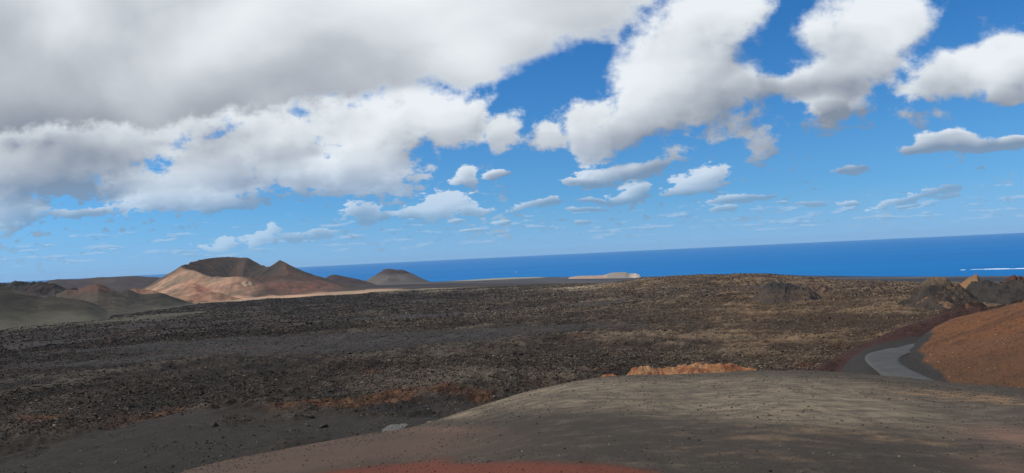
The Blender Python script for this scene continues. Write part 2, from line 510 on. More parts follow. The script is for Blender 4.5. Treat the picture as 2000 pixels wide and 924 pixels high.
def ground_fields(azw, D, step):
    X, Y = D * np.sin(azw), D * np.cos(azw)
    Z = base_z(azw, D)
    rel = lava_relief(X, Y, D, step)
    wob = fbm(X, Y, 60, 4) * 22
    ad = np.interp(azw, AZE, ASH_D)
    ash = sst(D + wob, ad + 12, ad - 14) * sst(azw, azpx(1200), azpx(1090))
    # smooth ash still has a few outcrops of clinker
    outc = sst(fbm(X + 40, Y, 30, 4), 0.42, 0.75) * (D > 90)
    rough = 1 - ash * (1 - 0.55 * outc)
    edge = ash * (1 - ash) * 4
    far = sst(D, 2300, 3400)
    rough = rough * (1 - 0.75 * far)
    smo = fbm(X, Y, 9, 3, step=step) * 0.10 + fbm(X, Y, 40, 2) * 0.3
    # smoother tongues on the plain
    tongue = sst(fbm(X * 0.6, Y * 1.5 + 200, 260, 4), 0.3, 0.7) * (1 - ash)
    rough = rough * (1 - 0.5 * tongue)
    Z = Z + rel * rough * (1 + 0.5 * edge) + smo * (1 - rough) + fbm(X, Y, 300, 2) * 1.6 * sst(D, 350, 900) * (1 - far)
    # knobby banks of clinker above the ash
    bank = np.exp(-((D - 232 + wob * .5) / 16) ** 2) * sst(azw, azpx(1090), azpx(900))
    Z += bank * np.maximum(rel, -0.4) * 0.35 + bank * 0.3
    # orange and red scoria
    def spot(px, dd, wpx, wd):
        return np.exp(-((azw - azpx(px, 780)) / (wpx / FPX)) ** 2 - ((D - dd) / wd) ** 2)
    nz = fbm(X, Y, 24, 5)
    red = np.clip(1.2 * spot(720, 225, 120, 9) + 0.7 * spot(600, 228, 80, 8) + 0.7 * spot(480, 214, 80, 6) + .6 * spot(60, 250, 70, 22)
                  + .5 * spot(930, 226, 60, 14) + 0.5 * spot(690, 330, 50, 14) + .35 * spot(270, 236, 80, 14), 0, 1.5)
    red = np.clip(sst(red + nz * 0.55, 0.35, 0.85), 0, 1)
    # ochre tint of the plain on the right
    oc = np.clip(spot(1620, 900, 220, 420) + spot(1330, 1500, 200, 450) + .8 * spot(1730, 520, 190, 170) + .6 * spot(1500, 480, 330, 230)+ .3 * spot(1150, 900, 200, 300), 0, 1)
    oc = np.clip(oc + nz * 0.35 * oc + fbm(X, Y, 130, 4) * 0.4 * oc, 0, 1)
    pale = spot(1140, 1700, 75, 190) + spot(1205, 1640, 50, 130) + .7 * spot(1570, 1330, 40, 90) + .7 * spot(830, 2300, 90, 220) + .5 * spot(980, 2050, 80, 160)
    pale = np.clip(pale * (0.9 + fbm(X, Y, 90, 4, step=step) * 1.3), 0, 1)
    # sandy apron of the big cone and pale strip on the coast
    sand = np.clip(spot(520, 2560, 210, 260) + spot(680, 2700, 70, 300) + spot(640, 2650, 100, 260), 0, 1)
    sand = np.clip(sst(sand + fbm(X, Y, 330, 5) * 0.22, 0.36, 0.62), 0, 1)
    rough2 = np.clip(1 - sand, 0, 1)
    coast = sst(D + fbm(X, Y, 500, 3) * 150, 8900, 9100) * sst(azw, azpx(845), azpx(940)) * sst(azw, azpx(1076), azpx(1052))
    lift = coast * 9
    green = spot(20, 1500, 260, 190) + spot(330, 1560, 120, 160) * .7
    green = np.clip(green + fbm(X, Y, 120, 4) * .4 * green, 0, 1)
    strat = far
    Z = Z * 1.0 + lift * 0 - rel * rough * sand * 0.9
    Z = np.where(D < 60, Z - 6, Z)
    return X, Y, Z, dict(ash=ash * (1 - outc * .25), red=red, ochre=oc, pale=pale, sand=sand, coast=coast, green=green, far=far, relief=rel * rough, tongue=tongue * (1 - far), rough=rough)


def build_ground():
    fine = np.radians(np.arange(-43, 43, 0.053))
    rest = np.radians(np.arange(43, 317, 2.5))
    az = np.concatenate([fine, rest])
    d = [2.0]
    while d[-1] < 13500:
        q = d[-1]
        d.append(q * (1.08 if q < 60 else 1.011 if q < 150 else 1.0048 if q < 2600 else 1.012))
    d = np.array(d)
    AZ, D = np.meshgrid(az, d)
    azw = (AZ + np.pi) % (2 * np.pi) - np.pi
    step = np.maximum(np.gradient(d)[:, None], D * np.where(np.abs(azw) < 0.76, 0.00095, 0.05)) * 0.8
    X, Y, Z, at = ground_fields(azw, D, step)
    me = grid_mesh('ground', X, Y, Z, at, wrap=True)
    return link('ground', me, mat_ground(), kind='structure', label='dark plain of rough black lava running out to the coast', cat='lava plain')


def new_mat(name):
    m = bpy.data.materials.new(name)
    m.use_nodes = True
    t = NT(m.node_tree)
    b = t.n['Principled BSDF']
    b.inputs['Roughness'].default_value = 0.95
    b.inputs['Specular IOR Level'].default_value = 0.15
    return m, t, b


def bump(t, b, h, dist, strength=1.0):
    n = t.n.new('ShaderNodeBump')
    n.inputs['Strength'].default_value = strength
    n.inputs['Distance'].default_value = dist
    t.put(n.inputs['Height'], h)
    t.l.new(n.outputs[0], b.inputs['Normal'])


def mat_ground():
    m, t, b = new_mat('lava_ground')
    P = t.pos()
    nbig = t.noise(P, 0.006, 5, 0.55)
    nmid = t.noise(P, 0.05, 6, 0.6)
    nfine = t.noise(P, 0.45, 6, 0.68)
    nf2 = t.noise(P, 1.7, 4, 0.65)
    rel = t.attr('relief')
    nall = t.noise(P, 0.055, 10, 0.78)
    nal2 = t.noise(t.vm('ADD', P, (70, 40, 0)), 0.16, 9, 0.8)
    xs = t.sep(P)[0]
    east = t.sstep(t.math('MULTIPLY_ADD', t.math('SUBTRACT', nbig, .5), 500.0, xs), -320.0, 260.0)
    dark = t.mix(t.sstep(nmid, 0.40, 0.60), (0.019, 0.0158, 0.0138), (0.036, 0.028, 0.023))
    dark = t.mix(t.sstep(t.noise(P, 0.013, 4, 0.6), 0.52, 0.68, 0, .8), dark, (0.055, 0.032, 0.025))
    lich = t.mix(t.sstep(nal2, .4, .6), (0.142, 0.115, 0.085), (0.084, 0.070, 0.054))
    lich = t.mix(east, t.mix(0.62, lich, (0.040, 0.034, 0.029)), lich)  # lava colour darkened to the left, standing in for cloud shade
    och = t.attr('ochre')
    lich = t.mix(t.math('MULTIPLY', och, 0.8), lich, (0.200, 0.130, 0.072))
    dark = t.mix(t.math('MULTIPLY', och, 0.75), dark, (0.060, 0.038, 0.024))
    lf = t.math('ADD', t.math('MULTIPLY', rel, 0.09), t.math('ADD', nall, t.math('MULTIPLY_ADD', t.math('SUBTRACT', nbig, 0.5), 0.35, t.math('MULTIPLY', och, 0.06))))
    c = t.mix(t.sstep(lf, 0.53, 0.78), dark, lich)
    c = t.mix(t.math('MULTIPLY', t.attr('tongue'), t.sstep(nal2, .38, .6, .2, .8)), c, (0.045, 0.043, 0.043))
    # scoria
    rc = t.mix(t.sstep(nal2, 0.38, 0.68), (0.036, 0.019, 0.013), (0.150, 0.078, 0.043))
    rc = t.mix(t.sstep(nmid, 0.5, 0.72), rc, (0.11, 0.040, 0.030))
    c = t.mix(t.attr('red'), c, rc)
    c = t.mix(t.math('MULTIPLY', t.attr('pale'), t.sstep(nfine, 0.35, 0.6)), c, (0.42, 0.34, 0.22))
    # ash
    an = t.noise(P, 0.16, 8, 0.7)
    ac = t.mix(t.sstep(an, 0.35, 0.65), (0.030, 0.026, 0.021), (0.040, 0.034, 0.028))
    ac = t.mix(t.sstep(t.noise(P, 0.03, 3, 0.5), 0.55, 0.7, 0, .6), ac, (0.050, 0.039, 0.036))
    ac = t.mix(t.sstep(nf2, 0.60, 0.75, 0, 0.4), ac, (0.075, 0.066, 0.055))
    c = t.mix(t.sstep(t.math('MULTIPLY_ADD', t.math('SUBTRACT', nfine, 0.5), 0.8, t.attr('ash')), 0.35, 0.75), c, ac)
    gc = t.mix(nmid, (0.055, 0.053, 0.036), (0.095, 0.087, 0.060))
    c = t.mix(t.math('MULTIPLY', t.attr('green'), t.sstep(nfine, 0.3, 0.6, .35, .9)), c, gc)
    sn = t.noise(P, 0.008, 6, 0.6)
    s2 = t.mix(t.sstep(sn, 0.4, 0.62), (0.26, 0.19, 0.13), (0.44, 0.26, 0.165))
    s2 = t.mix(t.sstep(t.noise(t.mapping(P, scale=(.004, .016, .01)), 1.0, 6, 0.6), 0.54, 0.70), s2, (0.62, 0.47, 0.33))
    s2 = t.mix(t.sstep(t.noise(P, 0.02, 5, .6), 0.55, 0.7, 0, .7), s2, (0.14, 0.12, 0.095))
    c = t.mix(t.attr('sand'), c, s2)
    # the far lowland: flows of different age
    fl = t.noise(t.mapping(P, scale=(.0006, .0016, 0)), 1.0, 6, 0.6)
    fc = t.mix(t.sstep(fl, 0.42, 0.56), (0.026, 0.024, 0.026), (0.068, 0.058, 0.056))
    fc = t.mix(t.sstep(fl, 0.60, 0.66), fc, (0.14, 0.125, 0.10))
    fc = t.mix(t.sstep(nmid, 0.5, 0.75, 0, .35), fc, (0.05, 0.045, 0.04))
    c = t.mix(t.attr('far'), c, fc)
    c = t.mix(t.attr('coast'), c, (0.21, 0.205, 0.15))
    t.put(b.inputs['Base Color'], c)
    bump(t, b, t.math('ADD', nf2, t.math('ADD', t.math('MULTIPLY', nfine, 2.0), t.math('MULTIPLY', nall, 5.0))), 0.5, 1.0)
    return m


# ------------------------------------------------------------------ hills drawn by their skyline
def ridge_patch(pts, d0, wf, wb, pf=1.2, pb=1.2, naz=220, nf=70, nb=40, sm=2.0, rough=0.0, rwl=30.0, octs=5, taper=0.6, sink=3.0, base=None, ridged=False, front=None):
    """pts: surveyed skyline; d0 its distance (or one per point); the slope falls to the land in front (wf) and behind (wb)"""
    if np.isscalar(d0):
        d0 = [d0] * len(pts)
    S = np.array([survey(p[0], p[1], q) for p, q in zip(pts, d0)])
    az = np.linspace(S[0, 0], S[-1, 0], naz)
    zr = smooth1(np.interp(az, S[:, 0], S[:, 2]), sm)
    dr = smooth1(np.interp(az, S[:, 0], S[:, 1]), sm * 2)
    bz = base_z(az, dr) - sink if base is None else base(az, dr)
    hh = np.maximum(zr - bz, 0.0)
    w = np.maximum((hh / hh.max()) ** taper, 0.02)
    tf = -np.linspace(0, 1, nf)[::-1]
    tb = np.linspace(0, 1, nb)[1:]
    T = np.concatenate([tf, tb])[:, None]
    D = dr[None, :] + np.where(T < 0, T * wf, T * wb) * w[None, :]
    AZ = np.broadcast_to(az[None, :], D.shape)
    fall = np.where(T < 0, np.clip(1 + T, 0, 1) ** pf, np.clip(1 - T, 0, 1) ** pb)
    if front is not None:
        fall = np.where(T < 0, front(np.clip(-T, 0, 1)), fall)
    B = base_z(AZ, D) - sink if base is None else base(AZ, D)
    Z = B + (zr[None, :] - B) * fall
    X, Y = D * np.sin(AZ), D * np.cos(AZ)
    hrel = np.clip((Z - B) / max(hh.max(), 1e-3), 0, 1)
    if rough:
        n = 0
        wl, amp = rwl, 1.0
        for k in range(octs):
            q = perlin(X / wl + 31 * k, Y / wl + 17 * k)
            if ridged:
                q = (0.31 - np.abs(q)) * 1.3
            n = n + q * amp
            wl *= 0.5
            amp *= 0.55
        Z = Z + n * rough * np.clip(hrel * 3, 0, 1)
    return X, Y, Z, dict(h=hrel, t=np.broadcast_to(T, D.shape), across=np.broadcast_to(np.linspace(0, 1, naz)[None, :], D.shape))


def hill(name, pts, d0, wf, wb, mat, label, cat='hill', kind='structure', **kw):
    X, Y, Z, at = ridge_patch(pts, d0, wf, wb, **kw)
    me = grid_mesh(name, X, Y, Z, at)
    return link(name, me, mat, kind=kind, label=label, cat=cat)


def mat_slope(name, c0, c1, top=None, toplo=.6, tophi=.9, patch=None, scale=0.02, plo=.52, phi=.68, fine=0.25, bumpd=0.4, foot=None):
    m, t, b = new_mat(name)
    P = t.pos()
    n0 = t.noise(P, scale, 5, 0.6)
    n1 = t.noise(P, scale * 7, 6, 0.65)
    n2 = t.noise(t.vm('ADD', P, (300, 0, 80)), scale * 1.6, 5, 0.6)
    c = t.mix(t.sstep(n0, 0.36, 0.64), c0, c1)
    h = t.math('MULTIPLY_ADD', t.math('SUBTRACT', n2, 0.5), 0.5, t.attr('h'))
    if foot is not None:
        c = t.mix(t.sstep(h, 0.28, 0.02), c, foot)
    if top is not None:
        c = t.mix(t.sstep(h, toplo, tophi), c, top)
    if patch is not None:
        c = t.mix(t.sstep(n2, plo, phi), c, patch)
    c = t.mix(t.sstep(n1, 0.35, 0.7, 0.0, fine), c, (0.03, 0.027, 0.025))
    t.put(b.inputs['Base Color'], c)
    bump(t, b, n1, bumpd / scale * 0.02, 0.8)
    return m


# ------------------------------------------------------------------ the breached cinder cone
def build_cone():
    # surveyed rim of the crater: x, y, distance
    rim = [(354, 520, 3080), (368, 517, 3180), (383, 510, 3300), (410, 504, 3400), (442, 502, 3450), (470, 503.5, 3440), (483, 502.5, 3420), (497, 511, 3400),
           (510, 518, 3370), (521, 521.5, 3330), (531, 519, 3280), (541, 511, 3220), (546, 507.5, 3160), (556, 522, 3030), (561, 538, 2930), (550, 539.5, 2890), (534, 540, 2870), (518, 543, 2860),
           (500, 543.5, 2855), (482, 541.5, 2850), (466, 539.5, 2850), (442, 541, 2860), (422, 541.5, 2880), (410, 539, 2900), (396, 535, 2930), (382, 529, 2970), (366, 526, 3010)]
    S = np.array([survey(*r) for r in rim])
    RX, RY, RZ = S[:, 1] * np.sin(S[:, 0]), S[:, 1] * np.cos(S[:, 0]), S[:, 2]
    cx, cy = RX.mean(), RY.mean()
    ph = np.arctan2(RY - cy, RX - cx)
    rr = np.hypot(RX - cx, RY - cy)
    o = np.argsort(ph)
    NP, N = 720, 720
    P = np.linspace(-np.pi, np.pi, N, endpoint=False)

    def per(vals, k=3.0):
        v = np.interp(P, np.concatenate([ph[o] - 2 * np.pi, ph[o], ph[o] + 2 * np.pi]), np.tile(vals[o], 3))
        v3 = np.tile(v, 3)
        return smooth1(v3, k)[N:2 * N]
    r_rim, z_rim = per(rr), per(RZ)
    # spread of the foot: to the right far and gentle, to the left steep
    q = np.array([(-180, 230), (-150, 270), (-120, 330), (-90, 340), (-60, 330), (-30, 390), (0, 370), (40, 330), (90, 330), (140, 260), (180, 230)])
    spread = np.interp(np.degrees(P), q[:, 0], q[:, 1])
    spread = smooth1(np.tile(spread, 3), 20)[N:2 * N]
    pw = np.interp(np.degrees(P), [-180, -120, -90, -60, 0, 60, 180], [1.25, 1.35, 1.45, 1.6, 1.75, 1.5, 1.25])
    ti = np.linspace(0, 1, 60)[:, None]
    to = np.linspace(0, 1, 110)[1:, None]
    floor_z = ZC + survey(480, 560, 3120)[2] - ZC
    fl = floor_z
    # inside the bowl
    gul = fbm(np.cos(P) * 5 + 9, np.sin(P) * 5, 1.0, 5)[None, :]
    Rin = ti * r_rim[None, :]
    Zin = fl + (z_rim[None, :] - fl) * (ti ** 1.35)
    p0 = math.atan2(S[6, 1] * math.cos(S[6, 0]) - cy, S[6, 1] * math.sin(S[6, 0]) - cx)
    dp = P - p0
    spur_ = np.where(dp > 0, np.exp(-(dp / 0.10) ** 2), np.exp(-(dp / 0.75) ** 2))[None, :]
    Zin = Zin + gul * 3 * np.sin(np.pi * ti) + spur_ * 34 * np.sin(np.pi * ti ** 0.8) * (ti < 1)
    Rout = r_rim[None, :] + to * spread[None, :]
    Xo, Yo = cx + Rout * np.cos(P), cy + Rout * np.sin(P)
    Bo = base_z(np.arctan2(Xo, Yo), np.hypot(Xo, Yo)) - 3
    zb = Bo
    gul2 = fbm(np.cos(P) * 7, np.sin(P) * 7 + 3, 1.0, 5)[None, :]
    Zout = zb + (z_rim[None, :] - zb) * (1 - to) ** pw[None, :] + gul2 * 5 * np.sin(np.pi * to) 
    R = np.concatenate([Rin, Rout])
    Z = np.concatenate([Zin, Zout])
    X, Y = cx + R * np.cos(P), cy + R * np.sin(P)
    # shoulder that crosses the crater (inner spur) and small breaks of slope
    T = np.concatenate([ti * np.ones((1, N)), 1 + to * np.ones((1, N))])
    inside = T < 1.0
    Z = Z + fbm(X, Y, 90, 6, 0.55) * 3.0 * np.clip(np.abs(T - 1) * 4, 0.25, 1)
    # knobs of welded spatter on the rim
    Z = Z + np.exp(-((T - 1) / 0.07) ** 2) * np.maximum(fbm(X, Y, 34, 3), 0) * 3.5
    # gully scar on the front
    azv = np.arctan2(X, Y)
    frontz = (~inside) & (Y < cy)
    def sp(px, t0, wp, wt):
        return np.exp(-((azv - azpx(px, 550)) / (wp / FPX)) ** 2 - ((T - t0) / wt) ** 2) * frontz
    Z = Z - sp(402, 1.42, 12, .16) * 12 + sp(380, 1.4, 14, .2) * 8 + sp(545, 1.35, 24, .2) * 9
    rock = np.clip(sst(sp(482, 1.22, 11, .09) + fbm(X, Y, 30, 4) * .25, .35, .6), 0, 1)
    Z = Z + rock * (fbm(X, Y, 16, 4) * 5 + 2)
    redd = np.clip(sp(392, 1.4, 18, .16) * 1.2 + sp(600, 1.5, 60, .25) * .8 + sp(520, 1.3, 50, .2) * .5 + sp(372, 1.25, 12, .2) * .5, 0, 1)
    # light lapilli covers the front, grey ash the right flank; left slope darkened as painted cloud shade
    ang = np.degrees(P)[None, :] * np.ones_like(T)
    pink = frontz * sst(ang + fbm(X, Y, 120, 4) * 16, -162, -118) * sst(ang + fbm(X, Y, 80, 4) * 10, -56, -88) * sst(T, 0.995, 1.03) * (1 - .45 * sst(fbm(X + 500, Y, 170, 4), .0, .5))
    pink = np.clip(pink + frontz * sst(T, 1.74, 1.93) * sst(ang, -20, -48), 0, 1)
    pink = np.clip(pink + fbm(X, Y, 150, 5) * 0.5 * pink, 0, 1)
    me = grid_mesh('hill', X[::-1], Y[::-1], Z[::-1], dict(pink=pink[::-1], rock=rock[::-1], redd=redd[::-1], T=T[::-1], inside=(inside * 1.0)[::-1], rim=np.exp(-((T - 1) / .08) ** 2)[::-1]), wrap=True)
    m, t, b = new_mat('cinder_cone')
    Pp = t.pos()
    n0 = t.noise(Pp, 0.012, 6, 0.6)
    n1 = t.noise(Pp, 0.06, 6, 0.62)
    # streaks run down the slope
    grey = t.mix(t.sstep(n0, 0.38, 0.62), (0.043, 0.035, 0.029), (0.066, 0.051, 0.040))
    inn = t.mix(t.sstep(n0, 0.40, 0.62), (0.040, 0.035, 0.031), (0.064, 0.042, 0.032))
    c = t.mix(t.attr('inside'), grey, inn)
    c = t.mix(t.math('MULTIPLY', t.attr('rim'), t.sstep(n1, 0.42, 0.65)), c, (0.095, 0.045, 0.031))
    pk = t.mix(t.sstep(n0, 0.36, 0.62), (0.33, 0.200, 0.130), (0.46, 0.268, 0.172))
    pk = t.mix(t.sstep(t.noise(t.vm('ADD', Pp, (900, 100, 0)), 0.007, 5, .6), 0.45, 0.62), pk, (0.200, 0.145, 0.100))
    c = t.mix(t.attr('pink'), c, pk)
    c = t.mix(t.math('MULTIPLY', t.attr('redd'), t.sstep(n1, 0.35, 0.6)), c, (0.19, 0.075, 0.052))
    c = t.mix(t.attr('rock'), c, t.mix(t.sstep(n1, .4, .6), (0.16, 0.12, 0.08), (0.36, 0.26, 0.165)))
    t.put(b.inputs['Base Color'], c)
    bump(t, b, n1, 7.0, 0.55)
    return link('hill', me, m, kind='structure', label='big breached cinder cone with pinkish front slope and open crater', cat='volcano')


# ------------------------------------------------------------------ near ash slope
DX = [(-600, 20, -7.0), (0, 27, -9.2), (330, 36, -10.0)]
CREST = [(330, 924, 36), (400, 907.5, 40), (512, 885.5, 44), (575, 873, 46), (687, 854, 48), (750, 843, 49.5), (800, 837, 50.5), (845, 824, 51.5), (900, 806.5, 53), (950, 792, 55), (1000, 773, 57.5),
         (1050, 758, 60), (1125, 744, 63), (1175, 736, 65.5), (1225, 732, 67), (1310, 731, 69), (1400, 730.5, 70.5), (1485, 723, 72), (1600, 725, 73), (1725, 734, 73), (1797, 742, 72), (1835, 748.5, 71), (1925, 753, 68.5),
         (2000, 757.5, 66), (2200, 775, 61), (2600, 800, 55)]
_c = np.array([survey(*p) for p in CREST])
_c[:, 2] -= ZC
_caz2 = np.concatenate([[-3.2, -2.6, -2.0, -1.3, azpx(-200, 900), azpx(150, 930)], _c[:, 0], [1.3, 2.0, 2.6, 3.2]])
_cd2 = np.concatenate([[42, 42, 36, 24, 27, 32], _c[:, 1], [50, 46, 44, 42]])
_cz2 = np.concatenate([[-9, -9, -8.5, -7.5, -8.6, -9.3], _c[:, 2], [-12, -10, -9, -9]])
Z0 = -3.3
_ca3 = np.linspace(-3.2, 3.2, 1400)
_cd3 = smooth1(np.interp(_ca3, _caz2, _cd2), 5)
_cz3 = smooth1(np.interp(_ca3, _caz2, _cz2), 5)


def dune_z(az, d):
    dc = np.interp(az, _ca3, _cd3)
    zc = np.interp(az, _ca3, _cz3)
    b = Z0 / dc ** 2
    a = zc / dc - 2 * b * dc
    zi = Z0 + a * d + b * d * d
    sc_ = zc / dc
    e = np.maximum(d - dc, 0)
    zo = zc + sc_ * e - 0.5 * np.minimum(e, 18) ** 2 * 0.025 - np.maximum(e - 18, 0) * 0.45
    return ZC + np.where(d <= dc, zi, zo)


def dune_bumps(X, Y, step):
    return fbm(X, Y, 9, 3, 0.5, step) * 0.10 + fbm(X * 0.6, Y, 1.6, 3, 0.6, step) * 0.022 + fbm(X, Y, 0.35, 2, 0.6, step) * 0.010


def build_dune():
    fine = np.radians(np.arange(-42, 44, 0.075))
    rest = np.radians(np.arange(44, 318, 2.0))
    az = np.concatenate([fine, rest])
    d = [0.3]
    while d[-1] < 118:
        q = d[-1]
        d.append(q * (1.12 if q < 9 else 1.0085 if q < 80 else 1.02))
    d = np.array(d)
    AZ, D = np.meshgrid(az, d)
    azw = (AZ + np.pi) % (2 * np.pi) - np.pi
    X, Y = D * np.sin(AZ), D * np.cos(AZ)
    step = np.maximum(np.gradient(d)[:, None], D * np.where(np.abs(azw) < 0.75, 0.0013, 0.035)) * 0.8
    Z = dune_z(azw, D) + dune_bumps(X, Y, step)
    dc = np.interp(azw, _ca3, _cd3)
    s = D / dc

    el = (Z - ZC) / D

    def spot(px, py, wpx, hpx):
        v = ray(px, py)
        a0, e0 = math.atan2(v[0], v[1]), v[2] / math.hypot(v[0], v[1])
        tilt = (azw - a0) * math.tan(ROLL)
        return np.exp(-((azw - a0) / (wpx / FPX)) ** 2 - ((el - e0 + tilt) / (hpx / FPX)) ** 2)
    w = fbm(X * .5, Y, 14, 4)
    w2 = fbm(X, Y * .4, 3.5, 4)
    red = spot(930, 940, 260, 40) + .9 * spot(700, 945, 170, 26) + .8 * spot(1190, 934, 110, 20) + .9 * spot(980, 1120, 600, 110) + .95 * spot(900, 1005, 420, 60)
    red = sst(red + w * 0.14 + w2 * .16, 0.05, 1.10)
    brown = np.clip(spot(480, 905, 190, 34) + spot(640, 880, 160, 26) + .8 * spot(800, 872, 170, 22) + .7 * spot(850, 845, 120, 10), 0, 1)
    brown = np.clip(brown + w * .3 * brown, 0, 1)
    light = np.clip(spot(1000, 778, 130, 22) + spot(1180, 766, 170, 22) + spot(1400, 772, 190, 34) + .8 * spot(1580, 764, 150, 26) + .6 * spot(1520, 806, 220, 20) + spot(890, 810, 50, 9) + .35 * spot(1800, 800, 200, 40), 0, 1)
    light = np.clip(light + (w * .35 + w2 * .35) * light, 0, 1)
    pinkish = spot(2010, 856, 85, 13) + .6 * spot(1985, 915, 70, 16) + .5 * spot(840, 838, 90, 6)
    tan_ = spot(1850, 771, 100, 6) + .8 * spot(1960, 782, 70, 6) + .5 * spot(1700, 850, 180, 8) + .4 * spot(1480, 855, 120, 7) + .4 * spot(1450, 885, 120, 7)
    me = grid_mesh('ash_slope', X, Y, Z, dict(red=red, brown=brown, light=light, pinkish=np.clip(pinkish + w * .2 * pinkish, 0, 1), tan=np.clip(tan_ + w * .5 * tan_, 0, 1), s=s), wrap=True)
    m, t, b = new_mat('ash_slope')
    P = t.pos()
    # wind streaks across the slope
    st = t.noise(t.mapping(P, rot=(0, 0, math.radians(8)), scale=(0.8, 1.0, 0)), 1.0, 9, 0.76)
    st2 = t.noise(t.mapping(P, rot=(0, 0, math.radians(-5)), scale=(2.2, 3.0, 0)), 1.0, 5, 0.7)
    nb = t.noise(P, 0.05, 5, 0.55)
    nm = t.noise(P, 0.35, 5, 0.6)
    nf = t.noise(P, 9.0, 4, 0.7)
    base = t.mix(t.sstep(nb, 0.38, 0.62), (0.038, 0.0315, 0.0245), (0.048, 0.0375, 0.0295))
    base = t.mix(t.sstep(st, 0.48, 0.70, 0, .8), base, (0.088, 0.072, 0.053))
    lt = t.mix(t.sstep(st, 0.36, 0.62), (0.108, 0.088, 0.063), (0.192, 0.152, 0.104))
    c = t.mix(t.math('MULTIPLY', t.attr('light'), t.sstep(st, 0.30, 0.66, 0.45, 1.0)), base, lt)
    c = t.mix(t.sstep(t.math('MULTIPLY_ADD', st2, 0.6, st), 0.95, 1.12, 0, .6), c, (0.17, 0.132, 0.087))
    c = t.mix(t.math('MULTIPLY', t.attr('brown'), .85), c, t.mix(nm, (0.066, 0.042, 0.031), (0.094, 0.061, 0.044)))
    c = t.mix(t.math('MULTIPLY', t.attr('tan'), t.sstep(st, 0.42, 0.62)), c, (0.20, 0.125, 0.068))
    c = t.mix(t.math('MULTIPLY', t.attr('pinkish'), t.sstep(st, .3, .65, .35, .85)), c, (0.17, 0.098, 0.070))
    c = t.mix(t.sstep(t.math('MULTIPLY_ADD', t.math('SUBTRACT', nf, .5), .7, t.attr('red')), 0.2, 0.8), c, t.mix(nm, (0.088, 0.027, 0.0165), (0.118, 0.039, 0.024)))
    c = t.mix(t.sstep(nf, 0.58, 0.78, 0, .55), c, (0.03, 0.027, 0.025))
    c = t.mix(t.sstep(t.noise(P, 6.0, 3, .7), 0.68, 0.78, 0, .7), c, (0.27, 0.23, 0.17))
    t.put(b.inputs['Base Color'], c)
    bump(t, b, t.math('ADD', nf, t.math('MULTIPLY', st2, 1.5)), 0.05, 0.9)
    return link('ash_slope', me, m, kind='structure', label='smooth grey ash slope in the foreground, red at its near edge', cat='ash slope')


# ------------------------------------------------------------------ road, its bank and the red hill inside the bend
ROAD_Z = ZC - 15.3


def on_road(px, py, dz=0.0):
    v = ray(px, py)
    k = (ROAD_Z + dz - ZC) / v[2]
    return np.array([v[0] * k, v[1] * k])


ROAD_OUT = [(1905, 650), (1840, 660), (1777, 672.5), (1735, 681), (1708, 686.5), (1694, 691), (1688, 697), (1690, 704), (1700, 715), (1725, 731), (1765, 753), (1830, 786), (1950, 850)]
ROAD_IN = [(1915, 664), (1860, 672), (1808, 681), (1782, 688), (1768, 693.5), (1759, 698), (1757, 702), (1759, 707), (1766, 713), (1787, 725), (1835, 745), (1900, 775), (2010, 830)]


def resample(P, n):
    P = np.array(P)
    s = np.concatenate([[0], np.cumsum(np.hypot(*np.diff(P, axis=0).T))])
    q = np.linspace(0, s[-1], n)
    X = smooth1(np.interp(q, s, P[:, 0]), n / 60)
    Y = smooth1(np.interp(q, s, P[:, 1]), n / 60)
    return np.stack([X, Y], -1)


def build_road():
    o = resample([on_road(*p) for p in ROAD_OUT], 140)
    i = resample([on_road(*p) for p in ROAD_IN], 140)
    k = np.linspace(0, 1, 9)[:, None, None]
    G = o[None] * (1 - k) + i[None] * k
    crown = (0.05 * np.sin(np.pi * np.linspace(0, 1, 9)))[:, None] * np.ones((1, 140))
    X, Y = G[:, :, 0], G[:, :, 1]
    Z = ROAD_Z + crown
    # thickness: turned-down edges
    X = np.concatenate([X[:1], X, X[-1:]])
    Y = np.concatenate([Y[:1], Y, Y[-1:]])
    Z = np.concatenate([Z[:1] - 0.35, Z, Z[-1:] - 0.35])
    me = grid_mesh('road', X[::-1], Y[::-1], Z[::-1])
    m, t, b = new_mat('asphalt')
    P = t.pos()
    n = t.noise(P, 0.5, 5, 0.6)
    f = t.noise(P, 14, 3, 0.7)
    c = t.mix(t.sstep(n, 0.35, 0.65), (0.053, 0.053, 0.053), (0.066, 0.065, 0.064))
    c = t.mix(t.sstep(f, 0.5, 0.8, 0, .4), c, (0.06, 0.06, 0.06))
    t.put(b.inputs['Base Color'], c)
    b.inputs['Roughness'].default_value = 0.85
    bump(t, b, f, 0.01, 0.5)
    return link('road', me, m, kind='structure', label='narrow grey asphalt road bending round the red hill', cat='road'), o, i


BERM = [(1560, 745, 95.8), (1597, 724, 102.6), (1650, 694, 115.1), (1700, 672, 123.1), (1737, 652, 127.7), (1775, 638, 132.2), (1812, 629, 135.7), (1850, 612, 139.1), (1890, 606, 141.4), (1950, 600, 141.4), (2060, 590, 139.1), (2300, 575, 134.5)]


